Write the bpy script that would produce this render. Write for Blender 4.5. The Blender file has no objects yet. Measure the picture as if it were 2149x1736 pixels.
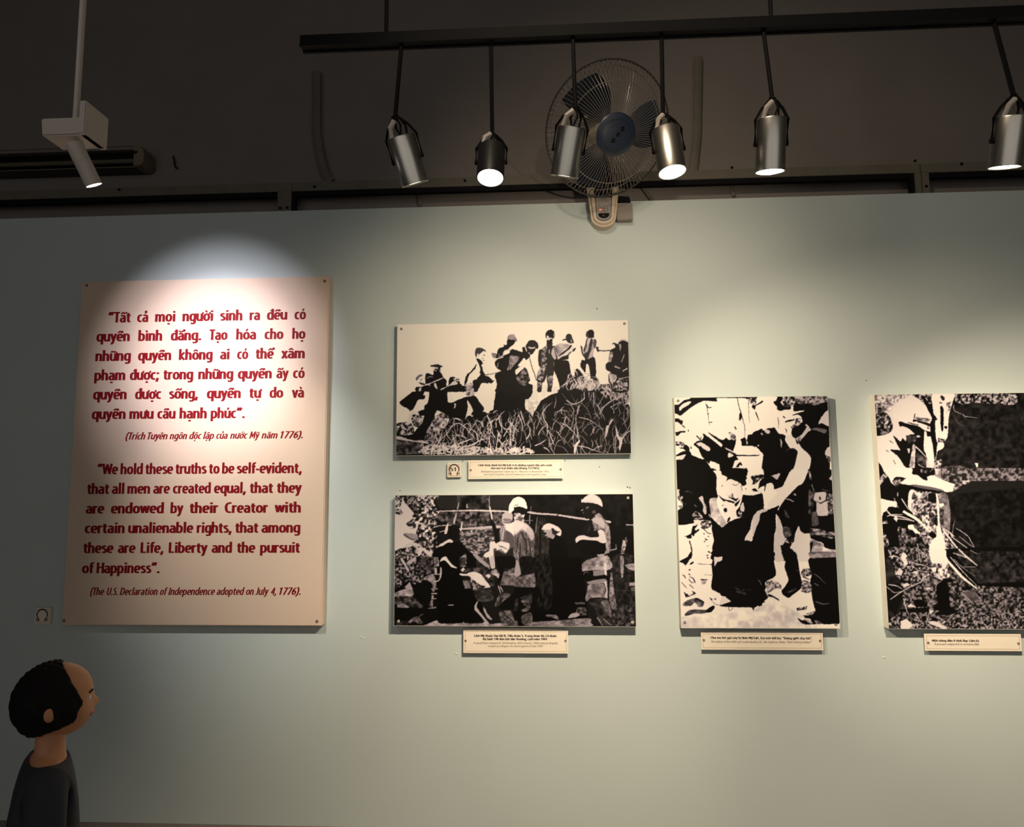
import bpy, bmesh, math, random
import numpy as np
from mathutils import Vector, Matrix
scene = bpy.context.scene
C = scene.collection
# ---------------------------------------------------------------- camera
F_PX, W_PX, H_PX = 1400.0, 2149.0, 1736.0
YAW, PITCH, ROLL = -0.0506657, 0.1007537, -0.0071861
CAM = Vector((0, 0, 1.6))
_f = Vector((math.sin(YAW)*math.cos(PITCH), math.cos(YAW)*math.cos(PITCH), math.sin(PITCH)))
_r0 = Vector((math.cos(YAW), -math.sin(YAW), 0)); _u0 = _r0.cross(_f)
_r = _r0*math.cos(ROLL) + _u0*math.sin(ROLL); _u = -_r0*math.sin(ROLL) + _u0*math.cos(ROLL)
cd = bpy.data.cameras.new('camera'); cam = bpy.data.objects.new('camera', cd); C.objects.link(cam)
cam.matrix_world = Matrix(((_r.x, _u.x, -_f.x, CAM.x), (_r.y, _u.y, -_f.y, CAM.y), (_r.z, _u.z, -_f.z, CAM.z), (0, 0, 0, 1)))
cd.sensor_width = 36; cd.lens = 36*F_PX/W_PX; cd.clip_start = .05
scene.camera = cam
def at(x, y, Y):
    d = _f*F_PX + _r*(x-W_PX/2) - _u*(y-H_PX/2)
    return CAM + d*(Y/d.y)
# ---------------------------------------------------------------- light levels
wd = bpy.data.worlds.new('world'); scene.world = wd; wd.use_nodes = True
wd.node_tree.nodes['Background'].inputs[0].default_value = (1, .93, .86, 1)
wd.node_tree.nodes['Background'].inputs[1].default_value = 0.40
vs = scene.view_settings
vs.view_transform = 'Standard'; vs.look = 'None'; vs.gamma = 1; vs.exposure = 0.0; vs.use_curve_mapping = False
scene.cycles.max_bounces = 6; scene.cycles.diffuse_bounces = 4
try: scene.cycles.sample_clamp_indirect = 3
except Exception: pass
WARM = (1, .80, .57); COOL = (.98, .90, 1.0)
# ---------------------------------------------------------------- helpers
def tag(o, label=None, cat=None, group=None, kind=None):
    if label: o['label'] = label
    if cat: o['category'] = cat
    if group: o['group'] = group
    if kind: o['kind'] = kind
    return o
def link(name, me, mat, parent=None, loc=None):
    o = bpy.data.objects.new(name, me); C.objects.link(o)
    if mat and not me.materials: me.materials.append(mat)
    if parent: o.parent = parent
    if loc is not None: o.location = loc
    return o
def empty(name, loc, label, cat, group=None, rot=None):
    o = bpy.data.objects.new(name, None); C.objects.link(o); o.location = loc; o.empty_display_size = .05
    if rot is not None: o.rotation_mode = 'QUATERNION'; o.rotation_quaternion = rot
    return tag(o, label, cat, group)
def mesh(bm, name, smooth=False):
    me = bpy.data.meshes.new(name); bm.normal_update(); bm.to_mesh(me); bm.free()
    if smooth:
        me.shade_smooth()
        try: me.set_sharp_from_angle(angle=math.radians(38))
        except Exception: pass
    return me
def abox(bm, x0, x1, y0, y1, z0, z1, bev=0):
    r = bmesh.ops.create_cube(bm, size=1)
    for v in r['verts']:
        v.co = Vector(((x0+x1)/2+v.co.x*(x1-x0), (y0+y1)/2+v.co.y*(y1-y0), (z0+z1)/2+v.co.z*(z1-z0)))
    if bev:
        es = list({e for v in r['verts'] for e in v.link_edges})
        bmesh.ops.bevel(bm, geom=es, offset=bev, segments=2, affect='EDGES')
def tube(bm, pts, r, n=8, cap=True):
    pts = [Vector(p) for p in pts]; rings = []
    for i, p in enumerate(pts):
        d = (pts[min(i+1, len(pts)-1)] - pts[max(i-1, 0)]).normalized()
        a = d.cross(Vector((0, 0, 1)))
        if a.length < 1e-3: a = d.cross(Vector((1, 0, 0)))
        a.normalize(); b = d.cross(a).normalized()
        rr = r[i] if isinstance(r, (list, tuple)) else r
        rings.append([bm.verts.new(p + (a*math.cos(t)+b*math.sin(t))*rr) for t in [2*math.pi*k/n for k in range(n)]])
    for q0, q1 in zip(rings, rings[1:]):
        for k in range(n): bm.faces.new((q0[k], q0[(k+1) % n], q1[(k+1) % n], q1[k]))
    if cap:
        bm.faces.new(rings[0]); bm.faces.new(rings[-1][::-1])
def lathe(bm, prof, n=40, M=None, closed=False):
    # prof: (radius, z) list, axis z
    M = M or Matrix.Identity(4); rings = []
    for r, z in prof:
        if r < 1e-6: rings.append([bm.verts.new(M @ Vector((0, 0, z)))])
        else: rings.append([bm.verts.new(M @ Vector((r*math.cos(2*math.pi*k/n), r*math.sin(2*math.pi*k/n), z))) for k in range(n)])
    for a, b in zip(rings, rings[1:]):
        for k in range(n):
            k2 = (k+1) % n
            if len(a) == 1 and len(b) == 1: continue
            if len(a) == 1: bm.faces.new((a[0], b[k2], b[k]))
            elif len(b) == 1: bm.faces.new((a[k], a[k2], b[0]))
            else: bm.faces.new((a[k], a[k2], b[k2], b[k]))
def prism(bm, poly, y0, y1):
    # poly: list of (x,z), extruded along y
    a = [bm.verts.new((x, y0, z)) for x, z in poly]; b = [bm.verts.new((x, y1, z)) for x, z in poly]
    n = len(poly)
    bm.faces.new(a); bm.faces.new(b[::-1])
    for k in range(n): bm.faces.new((a[k], b[k], b[(k+1) % n], a[(k+1) % n]))
    bmesh.ops.recalc_face_normals(bm, faces=bm.faces[:])
# ---------------------------------------------------------------- materials
def mat(name, col, rough=.6, metal=0, noise=0, nscale=8, bump=0, bscale=60, spec=.5, emit=None, estr=0, aniso=0, nstretch=None):
    m = bpy.data.materials.new(name); m.use_nodes = True; nt = m.node_tree; b = nt.nodes['Principled BSDF']
    b.inputs['Base Color'].default_value = (*col, 1); b.inputs['Roughness'].default_value = rough
    b.inputs['Metallic'].default_value = metal; b.inputs['Specular IOR Level'].default_value = spec
    tc = nt.nodes.new('ShaderNodeTexCoord'); src = tc.outputs['Object']
    if nstretch:
        mp = nt.nodes.new('ShaderNodeMapping'); mp.inputs['Scale'].default_value = nstretch
        nt.links.new(src, mp.inputs['Vector']); src = mp.outputs['Vector']
    nz = nt.nodes.new('ShaderNodeTexNoise'); nz.inputs['Scale'].default_value = nscale; nz.inputs['Detail'].default_value = 6
    nt.links.new(src, nz.inputs['Vector'])
    mx = nt.nodes.new('ShaderNodeMix'); mx.data_type = 'RGBA'
    k = noise if noise else .04
    mx.inputs['A'].default_value = tuple(c*(1-k) for c in col) + (1,)
    mx.inputs['B'].default_value = tuple(min(1, c*(1+k)) for c in col) + (1,)
    nt.links.new(nz.outputs['Fac'], mx.inputs['Factor']); nt.links.new(mx.outputs['Result'], b.inputs['Base Color'])
    if bump:
        n2 = nt.nodes.new('ShaderNodeTexNoise'); n2.inputs['Scale'].default_value = bscale; n2.inputs['Detail'].default_value = 5
        nt.links.new(tc.outputs['Object'], n2.inputs['Vector'])
        bp = nt.nodes.new('ShaderNodeBump'); bp.inputs['Strength'].default_value = bump; bp.inputs['Distance'].default_value = .004
        nt.links.new(n2.outputs['Fac'], bp.inputs['Height']); nt.links.new(bp.outputs['Normal'], b.inputs['Normal'])
    if emit: b.inputs['Emission Color'].default_value = (*emit, 1); b.inputs['Emission Strength'].default_value = estr
    if aniso: b.inputs['Anisotropic'].default_value = aniso
    return m
M = dict(
    wall=mat('painted_partition', (.46, .53, .525), .75, noise=.05, nscale=1.6, bump=.25, bscale=7, spec=.25),
    upper=mat('old_plaster', (.185, .167, .153), .9, noise=.14, nscale=2.5, bump=.2, bscale=20, spec=.1),
    room=mat('dark_room_paint', (.16, .15, .14), .9, noise=.1, nscale=2),
    floor=mat('floor_tile', (.20, .17, .15), .5, noise=.2, nscale=3),
    board=mat('cream_board', (.62, .485, .38), .6, noise=.05, nscale=2, spec=.25),
    edge=mat('cream_edge', (.56, .54, .47), .7, noise=.06),
    red=mat('dark_red_letters', (.17, .004, .008), .6, spec=.12),
    cap=mat('caption_plastic', (.70, .64, .54), .45, noise=.03, spec=.3),
    ink=mat('brown_ink', (.022, .010, .010), .6),
    ink2=mat('thin_ink', (.09, .065, .055), .6),
    line=mat('tan_rule', (.22, .14, .075), .6),
    steel=mat('olive_painted_steel', (.115, .105, .08), .7, noise=.25, nscale=14, bump=.15),
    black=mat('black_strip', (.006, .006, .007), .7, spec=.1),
    screw=mat('screw_metal', (.08, .065, .055), .5, metal=.4),
    chrome=mat('brushed_steel_can', (.62, .60, .54), .27, metal=1, noise=.12, nscale=6, nstretch=(14, 14, .4), aniso=.6),
    blackcan=mat('black_can', (.016, .015, .018), .45, noise=.1),
    white=mat('white_plastic', (.50, .45, .40), .5, noise=.04),
    cream=mat('fan_cream_plastic', (.50, .42, .31), .3, noise=.05),
    greypl=mat('fan_grey_panel', (.26, .235, .215), .35, noise=.05),
    bluegrey=mat('fan_blue_trim', (.10, .12, .14), .3),
    hub=mat('fan_blue_hub', (.022, .034, .06), .35, noise=.1),
    blade=mat('fan_blue_blade', (.03, .04, .06), .25),
    wire=mat('fan_wire', (.30, .27, .24), .35, metal=.5),
    dwire=mat('fan_dark_ring', (.03, .028, .026), .4),
    lens=mat('lamp_lens', (1, 1, 1), .5, emit=(1, .90, .82), estr=30),
    lensw=mat('lamp_lens_white', (1, 1, 1), .5, emit=(1, .95, 1), estr=30),
    lensd=mat('lamp_lens_edge', (1, 1, 1), .5, emit=(1, .85, .6), estr=3),
    led=mat('red_led', (.8, .05, .04), .4, emit=(1, .08, .05), estr=2.2),
    hair=mat('black_hair', (.006, .005, .005), .75, noise=.3, nscale=60, spec=.15, bump=.4, bscale=300),
    skin=mat('skin', (.50, .24, .12), .5, noise=.06, nscale=20, spec=.3),
    shirt=mat('dark_shirt', (.02, .022, .03), .85, noise=.2, nscale=40),
    shorts=mat('dark_shorts', (.03, .028, .025), .85), shoe=mat('dark_shoe', (.02, .02, .02), .6),
    boxpaint=mat('box_paint', (.20, .18, .155), .7, noise=.08), eye=mat('eye_white', (.6, .58, .55), .3), lip=mat('lip', (.28, .08, .06), .5),
    reflector=mat('dark_reflector', (.028, .026, .022), .3, metal=.6, noise=.2), tubeglass=mat('unlit_tube', (.10, .085, .065), .3),
    endcap=mat('aged_endcap', (.15, .125, .085), .6, noise=.3),
)
# ---------------------------------------------------------------- the room
YF, YW, YR = 3.2, 3.245, 3.40     # print faces, partition face, rear wall
def struct(name, x0, x1, y0, y1, z0, z1, m):
    bm = bmesh.new(); abox(bm, x0, x1, y0, y1, z0, z1)
    return tag(link(name, mesh(bm, name), m), kind='structure')
struct('floor', -5, 5, -3.5, YR, -.1, 0, M['floor'])
struct('ceiling', -5, 5, -3.5, YR, 4.5, 4.6, M['room'])
struct('wall_left', -5.1, -5, -3.5, YR, 0, 4.5, M['room'])
struct('wall_right', 5, 5.1, -3.5, YR, 0, 4.5, M['room'])
struct('wall_rear', -5, 5, YR, YR+.1, 0, 4.5, M['upper'])
part = struct('wall_partition', -5, 5, YW, YW+.06, 0, 2.99, M['wall'])
part['label'] = 'pale grey-green painted partition wall carrying the boards'
# nail holes and plaster flakes left in the partition
for i, (x, y, r) in enumerate([(1253, 648, .0035), (1258, 980, .003), (1818, 799, .003), (971, 968, .003), (839.5, 1030, .003),
                               (1317, 1022.5, .004), (1322, 1024, .0035), (1186, 967, .003), (1184, 1322, .003), (330, 1429, .006)]):
    p = at(x, y, YW); bm = bmesh.new()
    lathe(bm, [(0, .0015), (r*.7, .0012), (r, 0)], 10, Matrix.Translation(p) @ Matrix.Rotation(math.pi/2, 4, 'X'))
    link('nail_hole', mesh(bm, 'nail_hole'), M['ink2'] if i != 9 else M['edge'], part)
for x, y in [(756, 1336.5), (763, 1339), (958, 1372), (1855, 1380)]:
    p = at(x, y, YW); bm = bmesh.new()
    bmesh.ops.create_icosphere(bm, subdivisions=1, radius=1)
    for v in bm.verts: v.co = Vector((v.co.x*.007, v.co.y*.004, v.co.z*.003)) + p
    link('plaster_flake', mesh(bm, 'plaster_flake'), M['cap'], part)
# ---------------------------------------------------------------- steel frame above the partition
fr = empty('steel_frame', (0, 3.33, 2.99), 'olive-painted angle-steel frame running along above the pale partition', 'frame')
def fpart(name, x0, x1, z0, z1, y0, y1, m, bev=.0015):
    bm = bmesh.new(); abox(bm, x0, x1, y0-3.33, y1-3.33, z0-2.99, z1-2.99, bev)
    return link(name, mesh(bm, name), m, fr)
YB = 3.31
def zx(x, y, Y=YB): p = at(x, y, Y); return p.x, p.z
rail_top = zx(1000, 371)[1]; rail_bot = zx(1000, 390)[1]; strip_bot = zx(1000, 400)[1]
xa = [-5.0, zx(583, 410)[0], zx(612, 410)[0], zx(1919, 370)[0], zx(1932, 370)[0], zx(1934, 370)[0], zx(1949, 370)[0], 5.0]
fpart('rail', xa[0], xa[2], rail_bot, rail_top, 3.31, 3.335, M['steel'])
fpart('rail', xa[2]+.002, xa[4], rail_bot, rail_top, 3.31, 3.335, M['steel'])
fpart('rail', xa[5], xa[7], rail_bot, rail_top, 3.31, 3.335, M['steel'])
fpart('post', xa[1], xa[2], 2.992, rail_bot-.0005, 3.306, 3.33, M['steel'])
fpart('post', xa[3], xa[4], 2.992, rail_bot-.0005, 3.306, 3.33, M['steel'])
fpart('post', xa[5], xa[6], 2.985, rail_bot-.0005, 3.306, 3.33, M['steel'])
fpart('inner_shadow_strip', xa[0], xa[1], strip_bot, rail_bot-.0005, 3.313, 3.34, M['black'], 0)  # black strips put in for the shadow inside the frame
fpart('inner_shadow_strip', xa[2]+.02, xa[3]-.02, strip_bot, rail_bot-.0005, 3.313, 3.34, M['black'], 0)
fpart('inner_shadow_strip', xa[6], xa[7], strip_bot, rail_bot-.0005, 3.313, 3.34, M['black'], 0)
fpart('inner_shadow_strip', xa[2]+.001, xa[2]+.019, 2.992, rail_bot-.0005, 3.313, 3.34, M['black'], 0)
fpart('inner_shadow_strip', xa[3]-.019, xa[3]-.001, 2.992, rail_bot-.0005, 3.313, 3.34, M['black'], 0)
fpart('foot_plate', xa[1]-.025, xa[1]+.01, 2.992, 3.0, 3.30, 3.34, M['black'], 0)
fpart('foot_plate', xa[3]-.06, xa[3]-.02, 2.992, 3.0, 3.30, 3.34, M['black'], 0)
for x, y in [(588, 437), (603, 436), (1944, 391), (660, 392), (976, 379), (1920, 338), (2018, 344), (1536, 352), (250, 398)]:
    p = at(x, y, 3.305); bm = bmesh.new()
    lathe(bm, [(0, .006), (.005, .006), (.0075, .003), (.0075, 0)], 6, Matrix.Translation(p-Vector((0, 3.33, 2.99))) @ Matrix.Rotation(math.pi/2, 4, 'X'))
    link('bolt', mesh(bm, 'bolt'), M['black'], fr)
# conduits and straps on the rear wall
def wall_tube(name, px, r, label, cat, m, Y=3.37, flat=False):
    pts = [at(x, y, Y) for x, y in px]; base = pts[0]; bm = bmesh.new()
    tube(bm, [p-base for p in pts], r, 10)
    if flat:
        for v in bm.verts: v.co.y *= .35
    o = link(name, mesh(bm, name, True), m, None, base); return tag(o, label, cat)
wall_tube('conduit', [(664, 150), (664, 282), (667, 300), (672, 330), (680, 360), (688, 374), (694, 382)], .024,
          'olive flat conduit curving down the upper wall to the steel rail, left of the spotlights', 'pipe', M['steel'], flat=True)
wall_tube('conduit', [(1466, 120), (1463, 282), (1458, 330), (1454, 362)], .021,
          'straight conduit coming down the upper wall behind the right-hand lit spotlights', 'pipe', M['steel'], flat=True)
wall_tube('metal_strap', [(879, 399), (881, 433)], .010, 'narrow grey metal strap below the rail, under the leftmost steel spotlight', 'strap', M['steel'], 3.385, True)
wall_tube('metal_strap', [(1533, 373), (1540, 412)], .011, 'narrow grey metal strap below the rail, left of the rightmost steel spotlight', 'strap', M['steel'], 3.385, True)
wall_tube('metal_strap', [(1340, 380), (1350, 395), (1369, 420)], .009, 'slanting dark strap below the rail, right of the wall fan', 'strap', M['steel'], 3.37, True)
wall_tube('wall_hook', [(364, 326), (363, 329), (365, 333), (366, 340), (367, 348), (370, 353), (373, 352)], .004,
          'small dark wire hook on the upper wall right of the unlit tube light', 'hook', M['black'], 3.385)
# ---------------------------------------------------------------- unlit tube light, upper left
a, b = at(-40, 338, 3.33), at(299, 334, 3.33)
tl = empty('tube_light', (b.x, 3.33, b.z), 'unlit fluorescent tube light with black reflector hood high on the upper wall', 'light')
L = b.x-a.x; H = .056
bm = bmesh.new()
prof = [(.065, H), (.02, H), (-.03, H*.72), (-.055, H*.25), (-.05, H*.15), (-.022, H*.6), (.03, H*.85), (.05, H*.2), (.05, -H*.35), (-.02, -H*.8), (-.03, -H*.95), (.065, -H)]
va = [bm.verts.new((-L, y, z)) for y, z in prof]; vb = [bm.verts.new((0, y, z)) for y, z in prof]
for k in range(len(prof)): k2 = (k+1) % len(prof); bm.faces.new((va[k], vb[k], vb[k2], va[k2]))
bm.faces.new(va[::-1]); bm.faces.new(vb)
link('reflector_hood', mesh(bm, 'hood'), M['reflector'], tl)
bm = bmesh.new(); tube(bm, [(-L+.02, -.005, -.012), (-.02, -.005, -.012)], .013, 12)
link('tube', mesh(bm, 'tube', True), M['tubeglass'], tl)
bm = bmesh.new()
cp = [(-.02, H*.9), (.012, H*.98), (.03, H*.6), (.036, 0), (.034, -H*.7), (.018, -H), (-.02, -H)]
prism(bm, cp, -.045, .06); link('end_cap', mesh(bm, 'cap'), M['endcap'], tl)
for z in (H+.002, -H-.003):
    bm = bmesh.new(); abox(bm, -L, 0, -.035, -.030, z-.0015, z+.0015)
    link('hood_lip', mesh(bm, 'lip'), M['endcap'], tl)
# ---------------------------------------------------------------- lettering
import unicodedata
# a condensed sign face drawn as pen strokes: cap height 1, x-height .72
# each glyph: advance | strokes; "l" straight, "s" smooth, "c" smooth closed
PEN = {
 'a': '.50|s .09 .58 .20 .65 .33 .62 .385 .50|l .385 .52 .385 0|s .385 .42 .25 .40 .12 .33 .09 .20 .14 .09 .24 .065 .33 .11 .385 .19',
 'b': '.53|l .095 1.04 .095 0|s .095 .56 .17 .63 .27 .65 .38 .58 .42 .36 .38 .13 .27 .065 .17 .08 .095 .16',
 'c': '.43|s .385 .62 .27 .65 .14 .58 .095 .36 .14 .13 .27 .07 .385 .10',
 'd': '.53|l .425 1.04 .425 0|s .425 .60 .33 .65 .22 .645 .13 .57 .095 .36 .13 .13 .22 .065 .33 .09 .425 .18',
 'e': '.50|l .12 .345 .41 .345|s .405 .33 .405 .50 .36 .62 .25 .65 .14 .58 .095 .36 .13 .14 .26 .07 .40 .10',
 'f': '.34|s .37 .96 .27 .97 .18 .90 .165 .76|l .165 .80 .165 0|l .03 .65 .34 .65',
 'g': '.53|l .425 .72 .425 -.04|s .425 -.02 .39 -.17 .27 -.22 .11 -.19|s .425 .60 .33 .65 .22 .645 .13 .57 .095 .36 .13 .14 .22 .08 .33 .10 .425 .18',
 'h': '.53|l .095 1.04 .095 0|s .095 .50 .16 .61 .27 .65 .37 .61 .405 .46|l .405 .49 .405 0',
 'i': '.26|l .13 .72 .13 0|l .13 .99 .13 .83',
 'j': '.26|l .13 .72 .13 -.08|s .13 -.06 .10 -.19 .0 -.22|l .13 .99 .13 .83',
 'k': '.49|l .095 1.04 .095 0|l .41 .72 .15 .38 .42 0',
 'l': '.26|l .13 1.04 .13 0',
 'm': '.79|l .095 .72 .095 0|s .095 .52 .16 .62 .25 .65 .34 .60 .37 .46|l .37 .49 .37 0|s .37 .50 .44 .61 .54 .65 .63 .60 .665 .46|l .665 .49 .665 0',
 'n': '.53|l .095 .72 .095 0|s .095 .50 .16 .61 .27 .65 .37 .61 .405 .46|l .405 .49 .405 0',
 'o': '.54|c .27 .65 .40 .57 .44 .36 .40 .14 .27 .07 .14 .14 .10 .36 .14 .57',
 'p': '.53|l .095 .72 .095 -.28|s .095 .56 .17 .63 .27 .65 .38 .58 .42 .36 .38 .13 .27 .065 .17 .08 .095 .16',
 'q': '.53|l .425 .72 .425 -.28|s .425 .60 .33 .65 .22 .645 .13 .57 .095 .36 .13 .13 .22 .065 .33 .09 .425 .18',
 'r': '.36|l .095 .72 .095 0|s .095 .48 .15 .60 .24 .64 .345 .63',
 's': '.42|s .35 .61 .22 .65 .12 .60 .11 .50 .20 .40 .30 .33 .345 .22 .31 .10 .20 .07 .07 .10',
 't': '.37|l .165 .88 .165 .20|s .165 .24 .19 .10 .27 .065 .35 .08|l .02 .65 .35 .65',
 'u': '.53|l .095 .72 .095 .25|s .095 .28 .13 .12 .23 .07 .34 .11 .405 .22|l .425 .72 .425 0',
 'v': '.46|l .06 .72 .23 .03 .40 .72',
 'w': '.68|l .06 .72 .19 .04 .34 .70 .49 .04 .62 .72',
 'x': '.45|l .06 .72 .39 0|l .39 .72 .06 0',
 'y': '.46|l .06 .72 .24 .06|l .40 .72 .22 .02|s .235 .07 .18 -.14 .12 -.21 .02 -.22',
 'z': '.42|l .05 .65 .35 .65 .07 .07 .37 .07',
 'A': '.57|l .05 0 .285 .97 .52 0|l .13 .27 .44 .27',
 'B': '.55|l .10 1 .10 0|s .10 .93 .28 .93 .40 .88 .42 .74 .37 .60 .25 .54 .10 .54|s .10 .54 .29 .54 .43 .46 .45 .29 .40 .13 .27 .07 .10 .07',
 'C': '.53|s .48 .90 .36 .935 .20 .86 .11 .68 .10 .48 .13 .25 .22 .11 .36 .065 .48 .10',
 'D': '.60|l .10 1 .10 0|s .10 .93 .26 .93 .40 .85 .48 .68 .50 .50 .47 .30 .38 .13 .26 .07 .10 .07',
 'E': '.48|l .10 1 .10 0|l .10 .93 .43 .93|l .10 .54 .40 .54|l .10 .07 .44 .07',
 'G': '.58|s .50 .90 .38 .935 .22 .86 .12 .68 .10 .48 .14 .25 .24 .11 .38 .065 .48 .09|l .49 .10 .49 .48 .32 .48',
 'H': '.60|l .10 1 .10 0|l .50 1 .50 0|l .10 .54 .50 .54',
 'I': '.26|l .13 1 .13 0',
 'J': '.38|l .26 1 .26 .24|s .26 .27 .24 .12 .16 .065 .03 .08',
 'L': '.45|l .10 1 .10 0|l .10 .07 .42 .07',
 'M': '.74|l .10 0 .14 1|l .14 .98 .37 .24 .60 .98|l .60 1 .64 0',
 'N': '.60|l .10 0 .10 1|l .10 .98 .50 .02|l .50 0 .50 1',
 'S': '.48|s .41 .90 .27 .935 .15 .87 .11 .75 .17 .61 .30 .50 .39 .37 .38 .18 .27 .07 .08 .09',
 'T': '.47|l .235 1 .235 0|l .0 .93 .47 .93',
 'U': '.58|l .10 1 .10 .33|s .10 .36 .13 .15 .29 .065 .45 .15 .48 .36|l .48 1 .48 .33',
 'V': '.53|l .05 1 .265 .03 .48 1',
 'W': '.78|l .05 1 .20 .03 .39 .94 .58 .03 .73 1',
 '0': '.50|c .25 .93 .37 .82 .40 .50 .37 .17 .25 .07 .13 .17 .10 .50 .13 .82',
 '1': '.50|l .10 .80 .27 .93|l .29 1 .29 0',
 '2': '.50|s .10 .84 .20 .93 .33 .90 .38 .75 .31 .52 .20 .32 .11 .09|l .08 .07 .43 .07',
 '3': '.50|s .09 .88 .22 .935 .36 .86 .36 .65 .20 .53|s .20 .53 .37 .44 .39 .19 .24 .065 .08 .10',
 '4': '.50|l .34 0 .34 .98|l .34 .93 .06 .30 .46 .30',
 '5': '.50|l .40 .93 .15 .93 .13 .52|s .13 .54 .28 .57 .40 .44 .38 .18 .24 .065 .08 .09',
 '6': '.50|s .40 .93 .24 .84 .13 .64 .10 .36 .15 .13 .26 .065 .38 .16 .40 .34 .35 .50 .24 .56 .13 .42',
 '7': '.48|l .05 .93 .41 .93 .17 0',
 '8': '.50|c .25 .935 .37 .86 .37 .66 .26 .54 .12 .42 .12 .16 .25 .065 .38 .16 .38 .42 .24 .54 .13 .66 .13 .86',
 '9': '.50|s .10 .07 .26 .16 .37 .36 .40 .64 .35 .87 .24 .935 .12 .84 .10 .66 .15 .50 .26 .44 .37 .58',
 '.': '.25|l .125 .17 .125 0', ',': '.26|l .15 .17 .06 -.18', ';': '.26|l .15 .17 .06 -.18|l .14 .69 .14 .53', ':': '.25|l .125 .17 .125 0|l .125 .69 .125 .53',
 '(': '.30|s .27 1.04 .14 .80 .10 .42 .14 .04 .27 -.22', ')': '.30|s .03 1.04 .16 .80 .20 .42 .16 .04 .03 -.22',
 '-': '.33|l .03 .36 .30 .36', '/': '.40|l .03 -.08 .37 1.04',
 '“': '.44|l .06 .70 .17 1.0|l .25 .70 .36 1.0', '”': '.44|l .08 .70 .19 1.0|l .27 .70 .38 1.0', '’': '.24|l .06 .70 .17 1.0',
}
MARK = {'\u0302': 'l -.16 .80 0 .93 .16 .80', '\u0306': 's -.15 .93 -.07 .83 .07 .83 .15 .93', '\u0303': 's -.17 .80 -.08 .90 .06 .83 .17 .92',
        '\u0301': 'l -.03 .80 .09 1.0', '\u0300': 'l .03 .80 -.09 1.0', '\u0309': 's -.07 .97 .02 1.02 .08 .94 -.01 .86 -.01 .80'}
def pen_stroke(spec, dx, dy, sc, h, v):
    t = spec.split(); p = np.array([float(q) for q in t[1:]]).reshape(-1, 2)*sc+np.array([dx, dy])
    closed = t[0] == 'c'
    if t[0] != 'l':
        n = len(p); q = np.vstack([p[-1:], p, p[:2]]) if closed else np.vstack([2*p[:1]-p[1:2], p, 2*p[-1:]-p[-2:-1]])
        o = []
        for i in range(1, n+1 if closed else n):
            for j in range(3):
                u = j/3; a, b, c_, d_ = q[i-1], q[i], q[i+1], q[i+2]
                o.append(.5*(2*b+(c_-a)*u+(2*a-5*b+4*c_-d_)*u*u+(3*b-a-3*c_+d_)*u**3))
        if not closed: o.append(p[-1])
        p = np.array(o)
    n = len(p); co = []
    for i in range(n):
        a = p[(i-1) % n] if closed or i else p[0]; b = p[i]; c_ = p[(i+1) % n] if closed or i < n-1 else p[-1]
        d0 = (b-a)/(np.hypot(*(b-a)) or 1); d1 = (c_-b)/(np.hypot(*(c_-b)) or 1)
        N = lambda d: np.array([-d[1]*h, d[0]*v])
        if np.hypot(*(b-a)) == 0: m = N(d1)
        elif np.hypot(*(c_-b)) == 0: m = N(d0)
        else:
            m = (N(d0)+N(d1))/2; k = max(.42, (1+d0 @ d1)/2); m = m/k if k > .5 else m*1.35
        co += [b+m, b-m]
    fs = [(2*i, 2*i+1, 2*((i+1) % n)+1, 2*((i+1) % n)) for i in range(n if closed else n-1)]
    return np.array(co), fs
def glyphs(text, shear, h, v):
    X, Fs, L, x, k = [], [], [], 0, 0
    def put(spec, dx, dy=0, sc=1., hh=None, vv=None):
        nonlocal k
        co, fs = pen_stroke(spec, dx, dy, sc, hh or h, vv or v); n = sum(len(c) for c in X)
        co[:, 0] += co[:, 1]*shear; X.append(co); Fs.extend(tuple(n+i for i in f) for f in fs); L.append(np.full(len(co), k % 6)); k += 1
    for ch in text:
        if ch == ' ': x += .22; continue
        bar = ch in 'đĐ'
        if bar: ch = {'đ': 'd', 'Đ': 'D'}[ch]
        dec = unicodedata.normalize('NFD', ch); base, marks = dec[0], dec[1:]
        adv, *st = PEN[base].split('|'); adv = float(adv)
        if base == 'i' and any(m in MARK for m in marks): st = st[:1]
        for s_ in st:
            t = s_.split()
            if t[0] == 'l' and len(t) > 5:
                q = np.array([float(r) for r in t[1:]]).reshape(-1, 2)
                for i in range(len(q)-1):
                    a, b = q[i].copy(), q[i+1].copy(); d = (b-a)/np.hypot(*(b-a))*h*.55
                    if abs(d[0]) > abs(d[1]) or len(q) == 3 and abs(d[0]) < .02: a, b = a-d*(i > 0), b+d*(i < len(q)-2)
                    put('l %f %f %f %f' % (*a, *b), x)
            else: put(s_, x)
        if bar: put('l .24 .87 .54 .87' if base == 'd' else 'l .0 .52 .28 .52', x, vv=v*.75)
        first = [m for m in marks if m in '\u0302\u0306']; tone = [m for m in marks if m in MARK and m not in first]
        cx = x+adv/2
        for m in first: put(MARK[m], cx, vv=v*.85, hh=h*.7)
        for m in tone: put(MARK[m], cx+(.20 if first else 0), .13 if first else 0, .85 if first else 1., h*.75, v*.8)
        if '\u0323' in marks: put('l 0 -.13 0 -.28', cx)
        if '\u031b' in marks: put('s .0 .64 .10 .70 .11 .84', x+adv-.13, hh=h*.7, vv=v*.8)
        x += adv
    return np.vstack(X), Fs, np.concatenate(L)
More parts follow.
